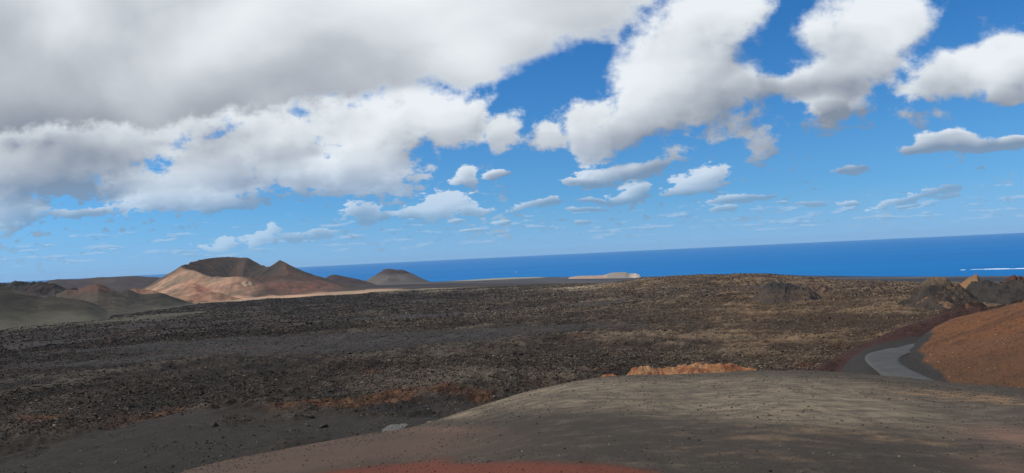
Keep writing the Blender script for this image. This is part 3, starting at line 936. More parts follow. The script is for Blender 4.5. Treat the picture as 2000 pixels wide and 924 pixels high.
def build_bank():
    S = np.array([survey(*p) for p in BERM])
    az = np.linspace(S[0, 0], S[-1, 0], 420)
    zr = smooth1(np.interp(az, S[:, 0], S[:, 2]), 3)
    dr = smooth1(np.interp(az, S[:, 0], S[:, 1]), 6)
    d = np.linspace(66, 178, 320)
    AZ, D = np.meshgrid(az, d)
    X, Y = D * np.sin(AZ), D * np.cos(AZ)
    n = fbm(X, Y, 7, 5, .6)
    low = ROAD_Z - 0.03 - sst(AZ, azpx(1700, 710), azpx(1570, 730)) * 4.0 - sst(D, 96, 80) * 2.0
    u = (D - dr[None, :])
    # bank rises over its last 14 m, falls steeply behind
    riseL = 13.0
    k = sst(u, -riseL, 0)
    Z = np.where(u < 0, low + (zr[None, :] - low) * k, zr[None, :] - 0.02 * u ** 2 * sst(u, 0, 6) - np.maximum(u - 3, 0) * 0.55)
    rb = np.exp(-((u + 3) / 5.0) ** 2)
    rid = sum((0.45 - np.abs(perlin(X / w_ + 3, Y / w_))) * a_ for w_, a_ in ((5, .55), (2.4, .35), (1.2, .18), (.6, .09)))
    Z = Z + rb * rid * 1.0 + n * 0.04
    # verge beside the road stays below the asphalt
    redm = np.clip(k * 1.6 + rb * .5 + n * .25, 0, 1)
    me = grid_mesh('road_bank', X, Y, Z, dict(redm=redm, rid=rid * rb))
    m, t, b = new_mat('road_bank')
    P = t.pos()
    nn = t.noise(P, 0.35, 6, 0.65)
    nf = t.noise(P, 2.2, 5, 0.7)
    ash = t.mix(nn, (0.026, 0.024, 0.022), (0.036, 0.032, 0.029))
    rd = t.mix(t.sstep(nf, 0.35, 0.65), (0.020, 0.0115, 0.0105), (0.052, 0.025, 0.020))
    rd = t.mix(t.sstep(nn, 0.56, 0.72), rd, (0.075, 0.042, 0.027))
    c = t.mix(t.sstep(t.math('MULTIPLY_ADD', t.math('SUBTRACT', nn, .5), .5, t.attr('redm')), 0.25, 0.6), ash, rd)
    t.put(b.inputs['Base Color'], c)
    bump(t, b, nf, 0.3, 0.9)
    return link('road_bank', me, m, kind='structure', label='dark red scoria bank along the outer side of the road bend', cat='bank')


REDTOP = [(1752, 699, 106.0), (1772, 688, 110.6), (1790, 668, 115.1), (1808, 655, 117.4), (1825, 642.5, 119.7), (1862, 626, 122.0), (1912, 611.5, 123.1), (1950, 602, 123.1), (2000, 589, 122.0), (2120, 556, 118.6), (2300, 520, 111.7), (2600, 520, 102.6)]
REDTOE = [(1752, 699), (1757, 702.5), (1759, 707), (1766, 713), (1787, 725), (1810, 735), (1836, 745.5), (1890, 764), (1960, 792), (2080, 850)]


def build_redhill():
    T_ = np.array([survey(*p) for p in REDTOP])
    O_ = np.array([(azpx(*p), np.hypot(*on_road(*p)), ROAD_Z) for p in REDTOE])
    az = np.linspace(T_[0, 0], T_[-1, 0], 520)
    zr = smooth1(np.interp(az, T_[:, 0], T_[:, 2]), 3)
    dr = smooth1(np.interp(az, T_[:, 0], T_[:, 1]), 5)
    dt = smooth1(np.interp(az, O_[:, 0], O_[:, 1]), 4)
    zt = ROAD_Z - 0.4 + 0 * az
    tf = np.linspace(0, 1, 240)[:, None]
    tb = np.linspace(0, 1, 60)[1:, None]
    D = np.concatenate([dt + (dr - dt) * tf, dr + 28 * tb])
    AZ = np.broadcast_to(az, D.shape)
    X, Y = D * np.sin(AZ), D * np.cos(AZ)
    prof = 1 - (1 - tf) ** 1.35
    Zf = zt + (zr - zt) * prof
    Zb = zr + (-0.05 * tb - 0.9 * tb ** 2) * 9
    Z = np.concatenate([Zf, Zb])
    Z = Z + fbm(X, Y, 10, 4) * 0.26 + fbm(X, Y, 1.6, 4, .65) * 0.09
    # dark ash cutting on the flank by the road
    T = np.concatenate([tf * np.ones_like(D[:1]), 1 + tb * np.ones_like(D[:1])])
    edge = np.interp(np.clip(T, 0, 1), [0, .15, .4, .7, 1.0], [azpx(1868, 740), azpx(1835, 725), azpx(1803, 705), azpx(1803, 680), azpx(1826, 642)])
    cut = sst(AZ + fbm(X, Y, 6, 4) * 0.006, edge + .004, edge - .004)
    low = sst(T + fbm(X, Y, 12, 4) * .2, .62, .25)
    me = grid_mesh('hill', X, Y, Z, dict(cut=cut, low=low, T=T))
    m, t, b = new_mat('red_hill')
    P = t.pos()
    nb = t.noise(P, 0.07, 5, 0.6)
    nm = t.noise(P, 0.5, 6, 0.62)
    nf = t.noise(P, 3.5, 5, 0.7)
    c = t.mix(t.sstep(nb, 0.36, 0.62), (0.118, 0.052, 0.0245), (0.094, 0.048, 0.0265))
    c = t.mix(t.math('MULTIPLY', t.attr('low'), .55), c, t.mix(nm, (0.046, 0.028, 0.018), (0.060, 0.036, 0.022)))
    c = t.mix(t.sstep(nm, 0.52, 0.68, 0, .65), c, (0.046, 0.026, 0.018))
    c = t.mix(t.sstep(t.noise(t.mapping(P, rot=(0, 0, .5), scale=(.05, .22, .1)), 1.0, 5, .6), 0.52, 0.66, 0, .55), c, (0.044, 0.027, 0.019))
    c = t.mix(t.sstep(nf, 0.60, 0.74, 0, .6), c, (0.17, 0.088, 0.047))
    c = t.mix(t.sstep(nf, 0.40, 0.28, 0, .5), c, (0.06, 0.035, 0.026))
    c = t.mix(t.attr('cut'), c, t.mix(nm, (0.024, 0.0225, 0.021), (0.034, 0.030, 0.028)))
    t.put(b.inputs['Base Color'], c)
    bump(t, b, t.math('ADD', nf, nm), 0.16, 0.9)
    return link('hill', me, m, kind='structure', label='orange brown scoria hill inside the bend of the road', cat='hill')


# ------------------------------------------------------------------ sea and surf
def build_sea():
    r = np.array([0, 2000, 5000, 6000, 7000, 8000, 9500, 12000, 20000, 35000, 65000.])
    az = np.radians(np.arange(0, 360, 1.0))
    AZ, R_ = np.meshgrid(az, r)
    X, Y = R_ * np.sin(AZ), R_ * np.cos(AZ)
    me = grid_mesh('sea', X, Y, np.zeros_like(X), wrap=True)
    m, t, b = new_mat('sea_water')
    P = t.pos()
    n = t.noise(t.mapping(P, scale=(0.00012, 0.00035, 0)), 1.0, 5, 0.6)
    c = t.mix(t.sstep(n, 0.35, 0.65), (0.002, 0.114, 0.335), (0.003, 0.130, 0.365))
    t.put(b.inputs['Base Color'], c)
    b.inputs['Roughness'].default_value = 0.7
    b.inputs['Specular IOR Level'].default_value = 0.03
    return link('sea', me, m, kind='structure', label='deep blue sea out to a tilted horizon', cat='sea')


# ------------------------------------------------------------------ loose stone
def block_protos(n, rs, sub=1):
    out = []
    for k in range(n):
        bm = bmesh.new()
        if sub == 0:
            bmesh.ops.create_cube(bm, size=1.5)
            bmesh.ops.triangulate(bm, faces=bm.faces[:])
        else:
            bmesh.ops.create_icosphere(bm, subdivisions=sub, radius=1.0)
        V = np.array([v.co[:] for v in bm.verts])
        Fc = np.array([[v.index for v in f.verts] for f in bm.faces])
        bm.free()
        V = V * (1 + rs.uniform(-.38, .32, (len(V), 1)))
        # chop flat: push points behind a few random planes
        for _ in range(4):
            nrm = rs.normal(size=3)
            nrm /= np.linalg.norm(nrm)
            dd = V @ nrm
            V = V - np.maximum(dd - rs.uniform(.45, .8), 0)[:, None] * nrm
        V = V * np.array([rs.uniform(.8, 1.25), rs.uniform(.7, 1.1), rs.uniform(.42, .75)])
        out.append((V, Fc))
    return out


def scatter_mesh(name, XYZ, size, tone, tint, rs, protos):
    """one mesh of many loose stones"""
    Vs, Fs, T1, T2 = [], [], [], []
    off = 0
    which = rs.randint(0, len(protos), len(XYZ))
    for k, (V, Fc) in enumerate(protos):
        idx = np.where(which == k)[0]
        if not len(idx):
            continue
        a = rs.uniform(0, 2 * np.pi, len(idx))
        c, s = np.cos(a)[:, None], np.sin(a)[:, None]
        W = np.stack([V[None, :, 0] * c - V[None, :, 1] * s, V[None, :, 0] * s + V[None, :, 1] * c, np.broadcast_to(V[None, :, 2], (len(idx), len(V)))], -1)
        tl = rs.uniform(-.35, .35, (len(idx), 2))
        W[:, :, 2] += W[:, :, 0] * tl[:, :1] + W[:, :, 1] * tl[:, 1:]
        W = W * size[idx][:, None, None] + XYZ[idx][:, None, :]
        Vs.append(W.reshape(-1, 3))
        Fs.append((Fc[None] + (np.arange(len(idx)) * len(V))[:, None, None]).reshape(-1, 3) + off)
        T1.append(np.repeat(tone[idx], len(V)))
        T2.append(np.repeat(tint[idx], len(V)))
        off += len(idx) * len(V)
    return np_mesh(name, np.concatenate(Vs), np.concatenate(Fs), dict(tone=np.concatenate(T1), tint=np.concatenate(T2)))


def mat_stone(name, dark, light, red_d, red_l):
    m, t, b = new_mat(name)
    P = t.pos()
    n = t.noise(P, 1.3, 5, 0.7)
    k = t.math('ADD', t.attr('tone'), t.math('MULTIPLY', t.math('SUBTRACT', n, 0.5), 0.9))
    c = t.mix(t.sstep(k, 0.2, 0.95), dark, light)
    r = t.mix(t.sstep(k, 0.1, 0.85), red_d, red_l)
    c = t.mix(t.attr('tint'), c, r)
    t.put(b.inputs['Base Color'], c)
    bump(t, b, t.noise(P, 5.0, 3, 0.7), 0.08, 0.7)
    return m


def build_rubble():
    rs = np.random.RandomState(11)
    N1, N2 = 300000, 190000
    u = rs.rand(N1)
    d1 = np.sqrt(185 ** 2 + u ** 1.1 * (760 ** 2 - 185 ** 2))
    d2 = np.sqrt(640 ** 2 + rs.rand(N2) ** 1.15 * (2300 ** 2 - 640 ** 2))
    N0 = 120000
    d0 = np.sqrt(190 ** 2 + rs.rand(N0) * (350 ** 2 - 190 ** 2))
    d1 = np.concatenate([d0, d1])
    N1 += N0
    d = np.concatenate([d1, d2])
    az = np.radians(rs.uniform(-37.5, 36, N1 + N2))
    size = np.concatenate([rs.lognormal(-1.72, 0.42, N1) * (0.5 + d1 / 560), rs.lognormal(-0.35, 0.40, N2) * (0.65 + d2 / 2400)])
    size = np.minimum(size, np.where(d < 700, .95, 1.9))
    step = np.maximum(d * 0.0048, d * .00095) * 0.8
    X, Y, Z, at = ground_fields(az, d, step)
    clump = fbm(X, Y, 26, 3) + 0.3 * fbm(X, Y, 8, 2)
    keep = (rs.rand(len(d)) < at['rough'] ** 2) & (clump + rs.normal(0, .3, len(d)) > -0.6) & (at['sand'] < .3) & (at['far'] < .4) & (at['green'] < .55 + rs.rand(len(d)) * .5)
    east = sst(X + fbm(X, Y, 200, 3) * 250, -320, 260)
    tone = np.clip(rs.beta(1.1, 1.7, len(d)) * (0.58 + 0.52 * east) + 0.22 * fbm(X, Y, 60, 4) + .2 * at['ochre'], 0, 1)  # blocks on the left toned darker too, cloud shade put into their colour
    tint = np.clip(np.maximum(at['red'] * .9, at['ochre'] * .5) + rs.normal(0, .12, len(d)), 0, 1)
    P3 = np.stack([X, Y, Z + size * 0.22], -1)
    near = keep & (d < 240)
    farr = keep & (d >= 240)
    m1 = scatter_mesh('lava_rubble', P3[near], size[near], tone[near], tint[near], rs, block_protos(10, rs))
    m2 = scatter_mesh('lava_rubble', P3[farr], size[farr], tone[farr], tint[farr], rs, block_protos(10, rs, 0))
    link('lava_rubble', m2, None, smooth=False, kind='stuff', label='rough lava blocks covering the far part of the plain', cat='rubble')
    me = m1
    o = link('lava_rubble', me, mat_stone('clinker_block', (0.014, 0.0120, 0.0108), (0.162, 0.133, 0.099), (0.034, 0.018, 0.013), (0.180, 0.110, 0.062)), smooth=False, kind='stuff', label='rough broken lava blocks on the near part of the plain', cat='rubble')
    m2.materials.append(me.materials[0])
    return o


def dune_point(az, d):
    X, Y = d * np.sin(az), d * np.cos(az)
    return X, Y, dune_z(az, d) + dune_bumps(X, Y, np.maximum(d * .0085, .1) * .8)


def build_gravel():
    rs = np.random.RandomState(12)
    N = 60000
    d = np.sqrt(12 ** 2 + rs.rand(N) ** 1.1 * (76 ** 2 - 12 ** 2))
    az = np.radians(rs.uniform(-38, 37, N))
    X, Y, Z = dune_point(az, d)
    size = np.minimum(rs.lognormal(-4.0, 0.42, N) * (0.55 + d / 70), 0.055)
    cl = fbm(X, Y, 5, 4)
    keep = (cl + rs.normal(0, .35, N) > 0.0) & (d < np.interp(az, _ca3, _cd3) + 2)
    tone = np.where(rs.rand(N) < .9, rs.beta(1.2, 2.6, N), rs.uniform(.6, 1, N))
    # the gravel of the red part is red
    v = ray(930, 950)
    el_ = (Z - ZC) / d
    e0 = v[2] / math.hypot(v[0], v[1])
    a0 = math.atan2(v[0], v[1])
    rd = np.exp(-((az - a0) / (270 / FPX)) ** 2 - np.clip((el_ - e0 + (az - a0) * math.tan(ROLL)) / (38 / FPX), 0, 9) ** 2)
    tint = np.clip(rd + rs.normal(0, .1, N), 0, 1)
    me = scatter_mesh('gravel', np.stack([X, Y, Z + size * .2], -1)[keep], size[keep], tone[keep], tint[keep], rs, block_protos(6, rs))
    link('gravel', me, mat_stone('slope_gravel', (0.028, 0.024, 0.019), (0.15, 0.12, 0.08), (0.030, 0.012, 0.009), (0.15, 0.052, 0.030)), smooth=False, kind='stuff', label='fine cinder gravel on the foreground slope', cat='gravel')
    # clinker bits on the black ash flat
    N = 11000
    d = np.sqrt(100 ** 2 + rs.rand(N) * (215 ** 2 - 100 ** 2))
    az = np.radians(rs.uniform(-38, -1, N))
    X, Y, Z, at = ground_fields(az, d, np.maximum(d * .0048, .3) * .8)
    size = np.minimum(rs.lognormal(-2.25, 0.55, N), 0.5)
    cl = fbm(X, Y, 26, 4)
    keep = (at['ash'] > .4) & (cl + rs.normal(0, .22, N) > 0.22)
    tone = np.where(rs.rand(N) < .82, rs.uniform(0, .25, N), rs.uniform(.5, 1, N))
    me = scatter_mesh('gravel', np.stack([X, Y, Z + size * .15], -1)[keep], size[keep], tone[keep], np.zeros(N)[keep], rs, block_protos(6, rs))
    link('gravel', me, bpy.data.materials['clinker_block'], smooth=False, kind='stuff', label='scattered clinker bits on the black ash flat', cat='gravel')


# ------------------------------------------------------------------ single things
def rock_mesh(name, seed, V0=None, sub=2, rough=.22):
    rs = np.random.RandomState(seed)
    V, Fc = block_protos(1, rs, sub)[0]
    n = fbm(V[:, 0] * 1.7 + seed, V[:, 1] * 1.7 + V[:, 2] * 1.3, 1.0, 3)
    V = V * (1 + rough * n[:, None])
    return np_mesh(name, V, Fc)


def mat_rock(name, c0, c1, scale=6.0):
    m, t, b = new_mat(name)
    tc = t.n.new('ShaderNodeTexCoord').outputs['Object']
    n = t.noise(tc, 1.6, 6, 0.7)
    t.put(b.inputs['Base Color'], t.mix(t.sstep(n, 0.35, 0.65), c0, c1))
    bump(t, b, t.noise(tc, 4.0, 4, 0.7), 0.1, 0.8)
    return m


def build_rocks():
    rs = np.random.RandomState(21)
    kinds = {
        'dark': (mat_rock('dark_cinder', (0.018, 0.016, 0.015), (0.042, 0.036, 0.031)), 'small black stone lying on the foreground ash slope', 'black stones on the foreground slope'),
        'pale': (mat_rock('pale_cinder', (0.26, 0.22, 0.16), (0.40, 0.35, 0.27)), 'small pale stone lying on the foreground ash slope', 'pale stones on the foreground slope'),
        'flat': (mat_rock('clinker', (0.018, 0.016, 0.015), (0.050, 0.041, 0.035)), 'black clinker block lying on the dark ash flat at lower left', 'clinker blocks on the ash flat'),
        'flatpale': (mat_rock('pale_block', (0.20, 0.18, 0.15), (0.34, 0.31, 0.26)), 'pale stone lying on the dark ash flat at lower left', 'pale stones on the ash flat'),
        'hill': (mat_rock('scoria_stone', (0.17, 0.10, 0.062), (0.34, 0.23, 0.15)), 'light brown stone lying on the orange brown hill by the road', 'stones on the red hill'),
    }
    protos = {k: [rock_mesh('rock', 100 + 7 * i + j, sub=2) for j in range(4)] for i, k in enumerate(kinds)}
    for k, ms in protos.items():
        for me in ms:
            me.materials.append(kinds[k][0])
    first = {}

    def put(kind, x, y, z, s, label=None, group=True):
        me = protos[kind][rs.randint(4)]
        key = (kind, me.name)
        if key not in first:
            o = bpy.data.objects.new('rock', me)
            first[key] = o
        else:
            o = first[key].copy()
        col.objects.link(o)
        o.location = (x, y, z + s * .2)
        o.rotation_euler = (rs.uniform(-.3, .3), rs.uniform(-.3, .3), rs.uniform(0, 6.28))
        o.scale = (s, s * rs.uniform(.75, 1), s * rs.uniform(.7, 1.1))
        o['label'] = label or kinds[kind][1]
        o['category'] = 'stone'
        if group:
            o['group'] = kinds[kind][2]
        elif 'group' in o:
            del o['group']
        return o

    def on_dune(kind, n, p0, p1, s0, s1, d0=17):
        k = 0
        while k < n:
            px, py = rs.uniform(*p0), rs.uniform(*p1)
            v = ray(px, py)
            a = math.atan2(v[0], v[1])
            dd = np.linspace(8, 75, 900)
            zz = ZC + dd * v[2] / math.hypot(v[0], v[1])
            hit = np.where(dune_z(a, dd) > zz)[0]
            if not len(hit):
                continue
            d = dd[hit[0]]
            X, Y, Z = dune_point(np.array([a]), np.array([d]))
            put(kind, X[0], Y[0], Z[0], rs.uniform(s0, s1) * (0.5 + d / 70))
            k += 1
    on_dune('dark', 64, (380, 1600), (738, 830), .016, .05)
    on_dune('dark', 34, (450, 1150), (790, 915), .015, .042)
    on_dune('pale', 42, (600, 1990), (765, 915), .018, .038)

    def on_flat(kind, n, pa, db, s0, s1):
        k = 0
        while k < n:
            a = azpx(rs.uniform(*pa), 850)
            d = rs.uniform(*db)
            step = max(d * .0048, .3) * .8
            X, Y, Z, at = ground_fields(np.array([a, a]), np.array([d, d]), np.array([step, step]))
            if at['ash'][0] < .5:
                continue
            put(kind, X[0], Y[0], Z[0], s0 + (s1 - s0) * rs.rand() ** 3)
            k += 1
    on_flat('flat', 62, (0, 560), (145, 202), .16, .55)
    on_flat('flatpale', 22, (20, 800), (140, 200), .10, .24)
    # named boulders
    def single(kind, px, d, s, label, name='boulder', sq=1.0):
        a = azpx(px, 800)
        step = max(d * .0048, .3) * .8
        X, Y, Z, at = ground_fields(np.array([a, a]), np.array([d, d]), np.array([step, step]))
        me = rock_mesh(name, int(px), sub=3, rough=.35)
        me.materials.append(kinds[kind][0])
        o = link(name, me, None, smooth=False, label=label, cat='boulder')
        o.location = (X[0], Y[0], Z[0] + s * .25)
        o.scale = (s * 1.1, s, s * sq)
        o.rotation_euler = (0.1, -.1, px)
    single('flat', 417, 207, 1.15, 'lone dark brown boulder at the edge of the ash flat, left of the orange scoria', sq=1.1)
    single('flat', 606, 205, 1.5, 'low black clinker slab at the foot of the orange scoria bank', sq=.5)
    single('flat', 628, 190, 1.2, 'isolated black lava lump in the middle of the ash flat', sq=.5)
    single('flatpale', 838, 182, .8, 'pale boulder beside the crest of the foreground slope, right of the pale gravel patch', sq=.7)
    single('flat', 24, 163, 2.0, 'long low black clinker ledge on the ash flat at the left edge', sq=.35)
    # stones on the red hill
    hillo = [o for o in bpy.data.objects if o.name.startswith('hill') and o.data.materials and o.data.materials[0].name == 'red_hill'][0]
    me = hillo.data
    co_ = np.empty(len(me.vertices) * 3, dtype=np.float32)
    me.vertices.foreach_get('co', co_)
    co_ = co_.reshape(-1, 3)
    T = np.empty(len(me.vertices), dtype=np.float32)
    me.attributes['T'].data.foreach_get('value', T)
    cut = np.empty(len(me.vertices), dtype=np.float32)
    me.attributes['cut'].data.foreach_get('value', cut)
    az = np.arctan2(co_[:, 0], co_[:, 1])
    ok = np.where((T > .12) & (T < 1) & (cut < .2) & (az < azpx(2030)))[0]
    dd = np.hypot(co_[ok, 0], co_[ok, 1])
    for i in rs.choice(ok, 60, replace=False):
        put('hill', co_[i, 0], co_[i, 1], co_[i, 2], rs.uniform(.07, .17))
    # finer gravel on the same hill
    N = 6000
    pick = rs.choice(ok, N)
    P_ = co_[pick] + np.stack([rs.uniform(-.2, .2, N), rs.uniform(-.2, .2, N), np.zeros(N)], -1)
    size = np.minimum(rs.lognormal(-3.3, .5, N), .11)
    g = scatter_mesh('gravel', P_, size, np.where(rs.rand(N) < .7, rs.uniform(.25, .6, N), rs.uniform(.6, 1, N)), np.ones(N), rs, block_protos(5, rs))
    link('gravel', g, mat_stone('hill_gravel', (0.03, 0.025, 0.02), (0.1, 0.08, 0.06), (0.034, 0.018, 0.012), (0.155, 0.082, 0.046)), smooth=False, kind='stuff', label='reddish gravel strewn over the orange brown hill', cat='gravel')


def build_outcrops():
    # orange weathered rock just past the crest of the slope
    mo = mat_slope('orange_outcrop', (0.22, 0.085, 0.032), (0.30, 0.170, 0.085), scale=0.5, patch=(0.15, 0.060, 0.032), plo=.5, phi=.6, fine=.6, bumpd=.8, foot=(0.17, 0.055, 0.028))
    X, Y, Z, at = ridge_patch([(1216, 738.0), (1224, 733.0), (1230, 726.0), (1236, 719.5), (1246, 717.0), (1256, 717.5), (1268, 718.0), (1280, 722.0), (1296, 723.5), (1310, 721.0), (1322, 719.0), (1334, 715.0), (1350, 713.0), (1362, 711.5), (1378, 713.0), (1396, 712.0), (1408, 710.0), (1420, 711.0), (1434, 715.0), (1446, 717.0), (1456, 720.0), (1468, 719.5), (1478, 722.0), (1486, 727.0)],
                              98, 11, 7, pf=.55, pb=1.0, naz=420, nf=110, nb=50, sm=1.2, rough=.55, rwl=3.2, octs=6, taper=.3, sink=0, ridged=True, base=lambda az, d: np.minimum(dune_z(np.asarray(az), np.full_like(np.asarray(d, float), 75.)) - 6.5 + 0 * d, ZC - 17.5))
    link('rock_outcrop', grid_mesh('rock_outcrop', X, Y, Z, at), mo, label='bright orange weathered rock outcrop just beyond the crest of the grey slope', cat='rock outcrop')
    X, Y, Z, at = ridge_patch([(1172, 737), (1180, 733.5), (1190, 732.5), (1200, 733), (1208, 735.5)], 96, 5, 4, pf=.6, naz=90, nf=40, nb=20, sm=1, rough=.35, rwl=2.2, octs=4, taper=.3, sink=0, ridged=True, base=lambda az, d: 0 * d + ZC - 18)
    link('rock_outcrop', grid_mesh('rock_outcrop', X, Y, Z, at), mo, label='tiny orange rock patch just left of the big orange outcrop', cat='rock outcrop')
    # dark red clinker heap behind the hill crest beside the road
    md = mat_slope('dark_red_clinker', (0.013, 0.009, 0.008), (0.050, 0.024, 0.018), scale=0.5, patch=(0.105, 0.056, 0.032), plo=.56, phi=.66, fine=.5, bumpd=.8)
    X, Y, Z, at = ridge_patch([(1800, 640), (1815, 630), (1830, 622), (1845, 613), (1858, 603), (1868, 596), (1880, 592), (1893, 590), (1905, 590.5), (1915, 592.5), (1922, 598), (1932, 604), (1944, 608)], 150, 9, 8, pf=.5, naz=320, nf=80, nb=40, sm=1.0, rough=1.15, rwl=5, octs=6, taper=.4, sink=0, ridged=True, base=lambda az, d: 0 * d + ZC - 22)
    link('rock_outcrop', grid_mesh('rock_outcrop', X, Y, Z, at), md, label='dark red clinker heap rising behind the crest of the orange brown hill', cat='rock outcrop')
    X, Y, Z, at = ridge_patch([(1915, 602), (1938, 599), (1952, 596), (1966, 594), (1980, 590), (2000, 584), (2060, 571), (2120, 562)], 131, 5, 6, pf=.5, naz=320, nf=40, nb=30, sm=1.0, rough=.5, rwl=3, octs=6, taper=.3, sink=0, ridged=True, base=lambda az, d: 0 * d + ZC - 17)
    link('rock_outcrop', grid_mesh('rock_outcrop', X, Y, Z, at), md, label='narrow rim of dark rocks along the top edge of the orange brown hill', cat='rock outcrop')


def build_patch():
    # pale gravel spill on the ash flat
    a0, d0 = azpx(768, 829), 178.0
    g = np.linspace(0, 1, 26)
    ph = np.linspace(0, 2 * np.pi, 72, endpoint=False)
    G, PH = np.meshgrid(g, ph, indexing='ij')
    r = 1 + .12 * np.sin(3 * PH + 1) + .08 * np.sin(5 * PH)
    lx, ly = 3.1 * G * r * np.cos(PH), 7.0 * G * r * np.sin(PH) + 0.0
    cx, cy = d0 * math.sin(a0), d0 * math.cos(a0)
    X = cx + lx * math.cos(a0) + (ly + lx * 1.1) * math.sin(a0)
    Y = cy - lx * math.sin(a0) + (ly + lx * 1.1) * math.cos(a0)
    AZ, D = np.arctan2(X, Y), np.hypot(X, Y)
    _, _, Z, _ = ground_fields(AZ, D, np.full_like(D, .7))
    Z = Z + 0.05 * (1 - G ** 3) - .05 * (G > .98) + fbm(X, Y, 1.2, 3) * .05
    me = grid_mesh('gravel', X, Y, Z, wrap=True)
    m, t, b = new_mat('pale_gravel')
    P = t.pos()
    n = t.noise(P, 2.2, 5, .75)
    t.put(b.inputs['Base Color'], t.mix(t.sstep(n, .38, .6), (0.05, 0.048, 0.044), (0.135, 0.13, 0.118)))
    bump(t, b, n, .2, .9)
    link('gravel', me, m, kind='stuff', label='pale grey gravel patch on the ash flat', cat='gravel')


def build_surf():
    # breakers along the shore at the far right: several curved ridges of foam
    m, t, b = new_mat('foam')
    P = t.pos()
    n = t.noise(P, 0.02, 5, .6)
    t.put(b.inputs['Base Color'], t.mix(n, (0.80, 0.83, 0.85), (0.92, 0.93, 0.93)))
    V, Q = [], []
    rs = np.random.RandomState(5)

    def strip(x0, x1, y0, y1, w):
        n = 60
        base = len(V)
        for i in range(n):
            f = i / (n - 1)
            px, py = x0 + (x1 - x0) * f, y0 + (y1 - y0) * f
            v = ray(px, py)
            k = -ZC / v[2]
            c = np.array([v[0] * k, v[1] * k])
            dr = c / np.linalg.norm(c)
            ww = w * (math.sin(math.pi * f) ** .5) * (.55 + .75 * rs.rand())
            off = rs.normal(0, 12)
            for s_, zz in ((-1, .06), (-.4, 1.2), (.3, 1.6), (1, .06)):
                q = c + dr * (ww * s_ + off)
                V.append((q[0], q[1], zz))
        for i in range(n - 1):
            for j in range(3):
                a = base + i * 4 + j
                Q.append((a, a + 1, a + 5, a + 4))
    strip(1876, 1886, 527.5, 527.2, 22)
    strip(1896, 2040, 526.5, 524.4, 13)
    strip(1924, 1972, 525.8, 524.9, 62)
    strip(1985, 2120, 524.6, 520.6, 24)
    me = np_mesh('surf', np.array(V), np.array(Q)[:, ::-1])
    link('surf', me, m, kind='stuff', label='white line of surf breaking along the far right shore', cat='surf')


def build_boat():
    v = ray(1007.5, 531.7)
    k = -ZC / v[2]
    root = bpy.data.objects.new('boat', None)
    col.objects.link(root)
    root.location = (v[0] * k, v[1] * k, 0)
    root.rotation_euler = (0, 0, 0.25)
    root['label'] = 'tiny white motor boat out on the blue sea, beyond the pale strip of shore'
    root['category'] = 'boat'
    white = mat_rock('white_paint', (0.78, 0.78, 0.76), (0.82, 0.82, 0.80))
    glass = mat_rock('dark_window', (0.03, 0.035, 0.04), (0.04, 0.045, 0.05))
    L, W, H = 17.0, 4.4, 3.0
    st = np.linspace(-1, 1, 25)
    V, Q = [], []
    for s in st:
        wd = W * (1 - max(0, s) ** 2.2) * (1 if s > -.9 else .92) + .02
        sh = H + .9 * max(0, s) ** 2
        for (a, z) in ((-1, sh), (-.86, .9), (-.4, -.5), (.4, -.5), (.86, .9), (1, sh), (.9, sh - .35), (-.9, sh - .35)):
            V.append((s * L + (0.9 * max(0, s) * (z / H)), a * wd, z))
    n = 8
    for i in range(len(st) - 1):
        for j in range(n):
            a, b_ = i * n + j, i * n + (j + 1) % n
            Q.append((a, a + n, b_ + n, b_))
    V, Q = np.array(V), np.array(Q)
    link('hull', np_mesh('hull', V, Q), white, parent=root)

    def box(name, mat, x0, x1, y, z0, z1, rake=.8):
        P = np.array([(x0, -y, z0), (x1, -y, z0), (x1, y, z0), (x0, y, z0), (x0 + rake * .4, -y * .86, z1), (x1 - rake, -y * .86, z1), (x1 - rake, y * .86, z1), (x0 + rake * .4, y * .86, z1)])
        Fq = np.array([(3, 2, 1, 0), (4, 5, 6, 7), (0, 1, 5, 4), (1, 2, 6, 5), (2, 3, 7, 6), (3, 0, 4, 7)])
        return link(name, np_mesh(name, P, Fq), mat, parent=root, smooth=False)
    box('cabin', white, -9, 6, 3.4, 2.5, 6.0, 2.2)
    box('wheelhouse', white, -5, 2.5, 2.6, 6.0, 8.4, 1.6)
    box('window', glass, -4.2, 1.6, 2.62, 6.7, 7.7, .9)
    box('mast', white, -3.2, -2.8, .2, 8.3, 13.0, .1)


def build_haze():
    bm = bmesh.new()
    bmesh.ops.create_cube(bm, size=1.0)
    me = bpy.data.meshes.new('haze')
    bm.to_mesh(me)
    bm.free()
    o = link('haze', me, None, smooth=False, kind='stuff', label='thin sea haze over the plain and the sea', cat='haze')
    zb, zt = -25.0, 460.0
    o.scale = (136000, 136000, zt - zb)
    o.location = (0, 0, (zt + zb) / 2)
    m = bpy.data.materials.new('haze')
    m.use_nodes = True
    nt = m.node_tree
    nt.nodes.clear()
    out = nt.nodes.new('ShaderNodeOutputMaterial')
    v = nt.nodes.new('ShaderNodeVolumePrincipled')
    v.inputs['Color'].default_value = (0.42, 0.68, 1.0, 1)
    v.inputs['Density'].default_value = 9.0e-6
    v.inputs['Anisotropy'].default_value = 0.0
    nt.links.new(v.outputs[0], out.inputs['Volume'])
    me.materials.append(m)


